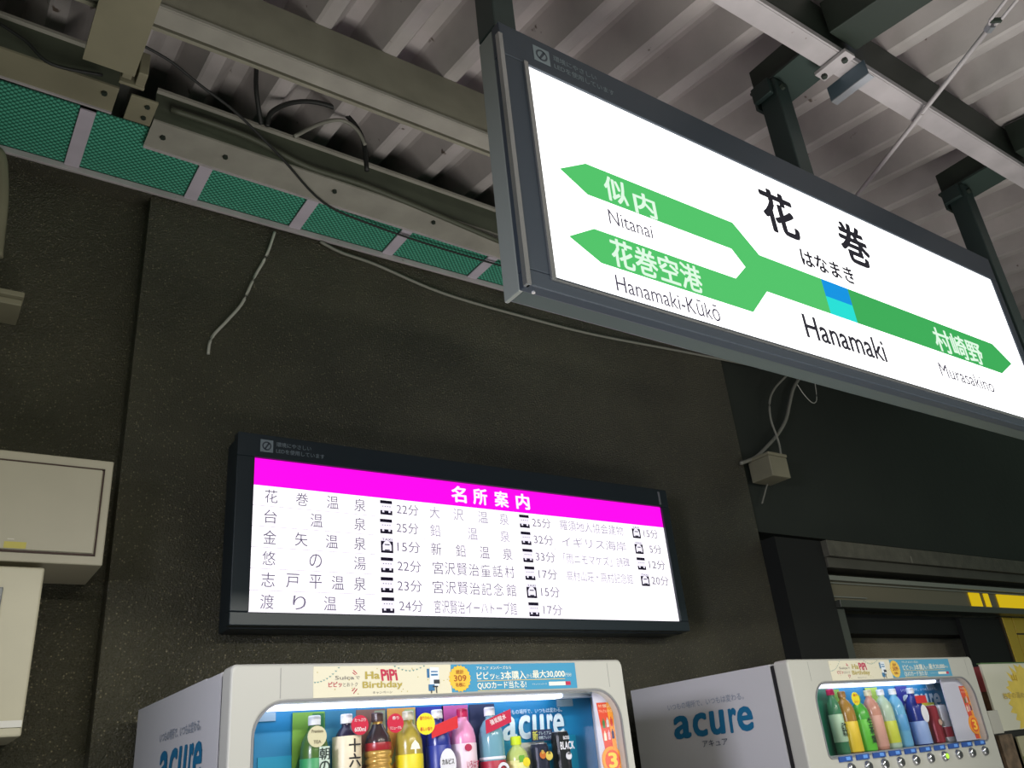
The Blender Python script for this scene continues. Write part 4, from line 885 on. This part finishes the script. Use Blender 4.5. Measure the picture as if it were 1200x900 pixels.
# smaller box and photo leaflets between machine and rack
bx = empty('leaflet_stand', (4.22, 2.3, 0), 'narrow pale stand with brown picture leaflet between the right machine and the rack', 'stand')
a = at(1157, 833, y=2.2); b = at(1170, 835, y=2.2); c = at(1169, 860, y=2.2)
P(bx, MB().box((a.x, 2.2, c.z), (b.x+.0, 2.30, a.z)), 'header_box', mat('stand_pale', (188, 186, 178), .5), bevel=.003)
P(bx, MB().box((a.x+.01, 2.21, 0), (b.x+.05, 2.30, c.z-.002)), 'back_board', mat('rack_dark', (0,0,0)))
P(bx, MB().box((a.x+.02, 2.195, c.z-.30), (b.x+.05, 2.209, c.z-.006)), 'picture', mat('photo_brown', (112, 92, 74), .5, var=.7, scale=26))

# ------------------------------------------------------------------ shop front recess at the right
YP = 2.93
x_p0 = 3.86; e = at(968, 640, y=2.88)
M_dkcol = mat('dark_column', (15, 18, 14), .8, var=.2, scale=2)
tag(MB().box((3.862, 2.90, 0), (4.27, 3.25, 2.60)).build('trim_2', M_dkcol), kind='structure')
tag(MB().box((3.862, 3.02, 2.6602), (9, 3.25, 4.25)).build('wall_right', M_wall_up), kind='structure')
tag(MB().box((4.3, 3.16, 0), (9, 3.4, 2.659)).build('wall_recess', stucco('recess_stucco', (150, 140, 116), .5)), kind='structure')  # paler than the main wall: light falling on the recess put into the colour
tag(MB().box((4.2702, 3.0, 0), (4.30, 3.24, 2.60)).build('trim_3', M_dkcol), kind='structure')
fp = {k: at(*v, y=2.86).z for k, v in dict(lt=(985,634), lb=(985,664), gt=(985,676), gb=(985,703), sb=(985,708)).items()}
M_conc = mat('lintel_concrete', (92, 90, 78), .7, var=.25, scale=14, bump=.4, bscale=60)
lt = empty('shop_lintel', (6.5, 2.95, fp['lb']), 'long grey brown lintel box above the glass transom at the right', 'lintel')
P(lt, MB().box((4.272, 2.86, fp['lb']+.06), (9, 3.018, fp['lt'])), 'lintel_box', M_conc, bevel=.004)
P(lt, MB().box((4.274, 2.885, fp['lb']), (9, 3.018, fp['lb']+.059)), 'lower_ledge', mat('ledge', (80, 78, 68), .6, var=.2), bevel=.003)
q = at(1069, 660, y=2.86).x
P(lt, MB().box((q-.006, 2.856, fp['lb']+.062), (q+.006, 2.8595, fp['lt']-.05)), 'joint_cover', mat('joint_pale', (120, 118, 104), .5))
tr_ = empty('transom_window', (6.5, 2.95, fp['gb']), 'low horizontal glass transom with metal rails under the lintel at the right', 'window')
P(tr_, MB().box((4.272, 2.93, fp['gb']), (9, 2.942, fp['gt'])), 'glass_pane', mat('dark_glass', (112, 104, 84), .25))
for nm, za, zb2, yy in (('rail', fp['gt']-.008, fp['gt']+.02, 2.905), ('rail', fp['gt']-.024, fp['gt']-.016, 2.918), ('rail', fp['gb']+.028, fp['gb']+.036, 2.9185), ('sill', fp['sb']-.012, fp['gb']+.004, 2.87)):
    P(tr_, MB().box((4.272, yy, za), (9 if yy != 2.9185 else 4.62, 2.9298 if yy == 2.9185 else 2.96, zb2)), nm, mat('rail_metal', (150, 150, 140), .25, .4) if nm == 'rail' else mat('sill_metal', (86, 88, 80), .35, .5), bevel=.002)
M_yel = mat('yellow_glow', (232, 196, 20), .4, emit=.55)
M_yel2 = mat('yellow_paint', (214, 180, 24), .4)
pe = fp['sb']-.013
t = empty('shop_post', (4.31, 2.95, 0), 'grey upright post below the transom at the left of the dark opening', 'post')
P(t, MB().box((4.272, 2.905, 0), (4.345, 2.96, pe)), 'post_tube', mat('post_grey', (74, 78, 70), .5), bevel=.003)
t = empty('yellow_reflection', (5.95, 2.9, fp['gb']), 'glowing yellow panels set in for a reflection in the transom glass at the far right', 'panel')
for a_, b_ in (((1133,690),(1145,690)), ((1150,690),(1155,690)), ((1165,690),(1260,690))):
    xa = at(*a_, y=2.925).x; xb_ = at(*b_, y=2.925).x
    P(t, MB().box((xa, 2.921, fp['gb']+.006), (xb_, 2.9285, fp['gt']-.026)), 'glow_panel', M_yel)  # glowing panels put in for a yellow reflection on the glass
t = empty('yellow_shutter', (6.4, 3.0, 0), 'yellow panelled door below the transom at the far right edge', 'door panel')
xa = at(1176, 725, y=2.96).x; xm = at(1187, 725, y=2.96).x
zlo = 0
P(t, MB().box((xa, 2.965, .02), (xm-.006, 3.0, pe-.004)), 'leaf', M_yel2, bevel=.003)
P(t, MB().box((xm+.006, 2.965, .02), (xm+1.2, 3.0, pe-.12)), 'leaf', M_yel2, bevel=.003)
P(t, MB().box((xm+.006, 2.965, pe-.11), (xm+1.2, 3.0, pe-.004)), 'leaf', M_yel2, bevel=.003)
P(t, MB().box((xa-.02, 2.972, 0), (xm+1.2, 3.01, pe-.002)), 'door_frame', mat('door_brown', (60, 48, 30), .5))
t = empty('dark_partition', (5.8, 3.2, 0), 'dark partition inside the opening beside the yellow door', 'partition')
xc = at(1128, 750, y=3.0).x; P(t, MB().box((xc, 2.98, 0), (xa-.025, 3.01, pe-.01)), 'board', M_dkcol)
t = empty('recess_shade_box', (4.9, 3.3, pe-.22), 'dark box added under the transom for the shade atop the recess wall', 'shade box')
P(t, MB().box((4.35, 3.012, at(1050, 743, y=3.012).z), (5.9, 3.155, pe-.005)), 'case', M_dkcol)  # dark box added where only shade falls on the recess wall
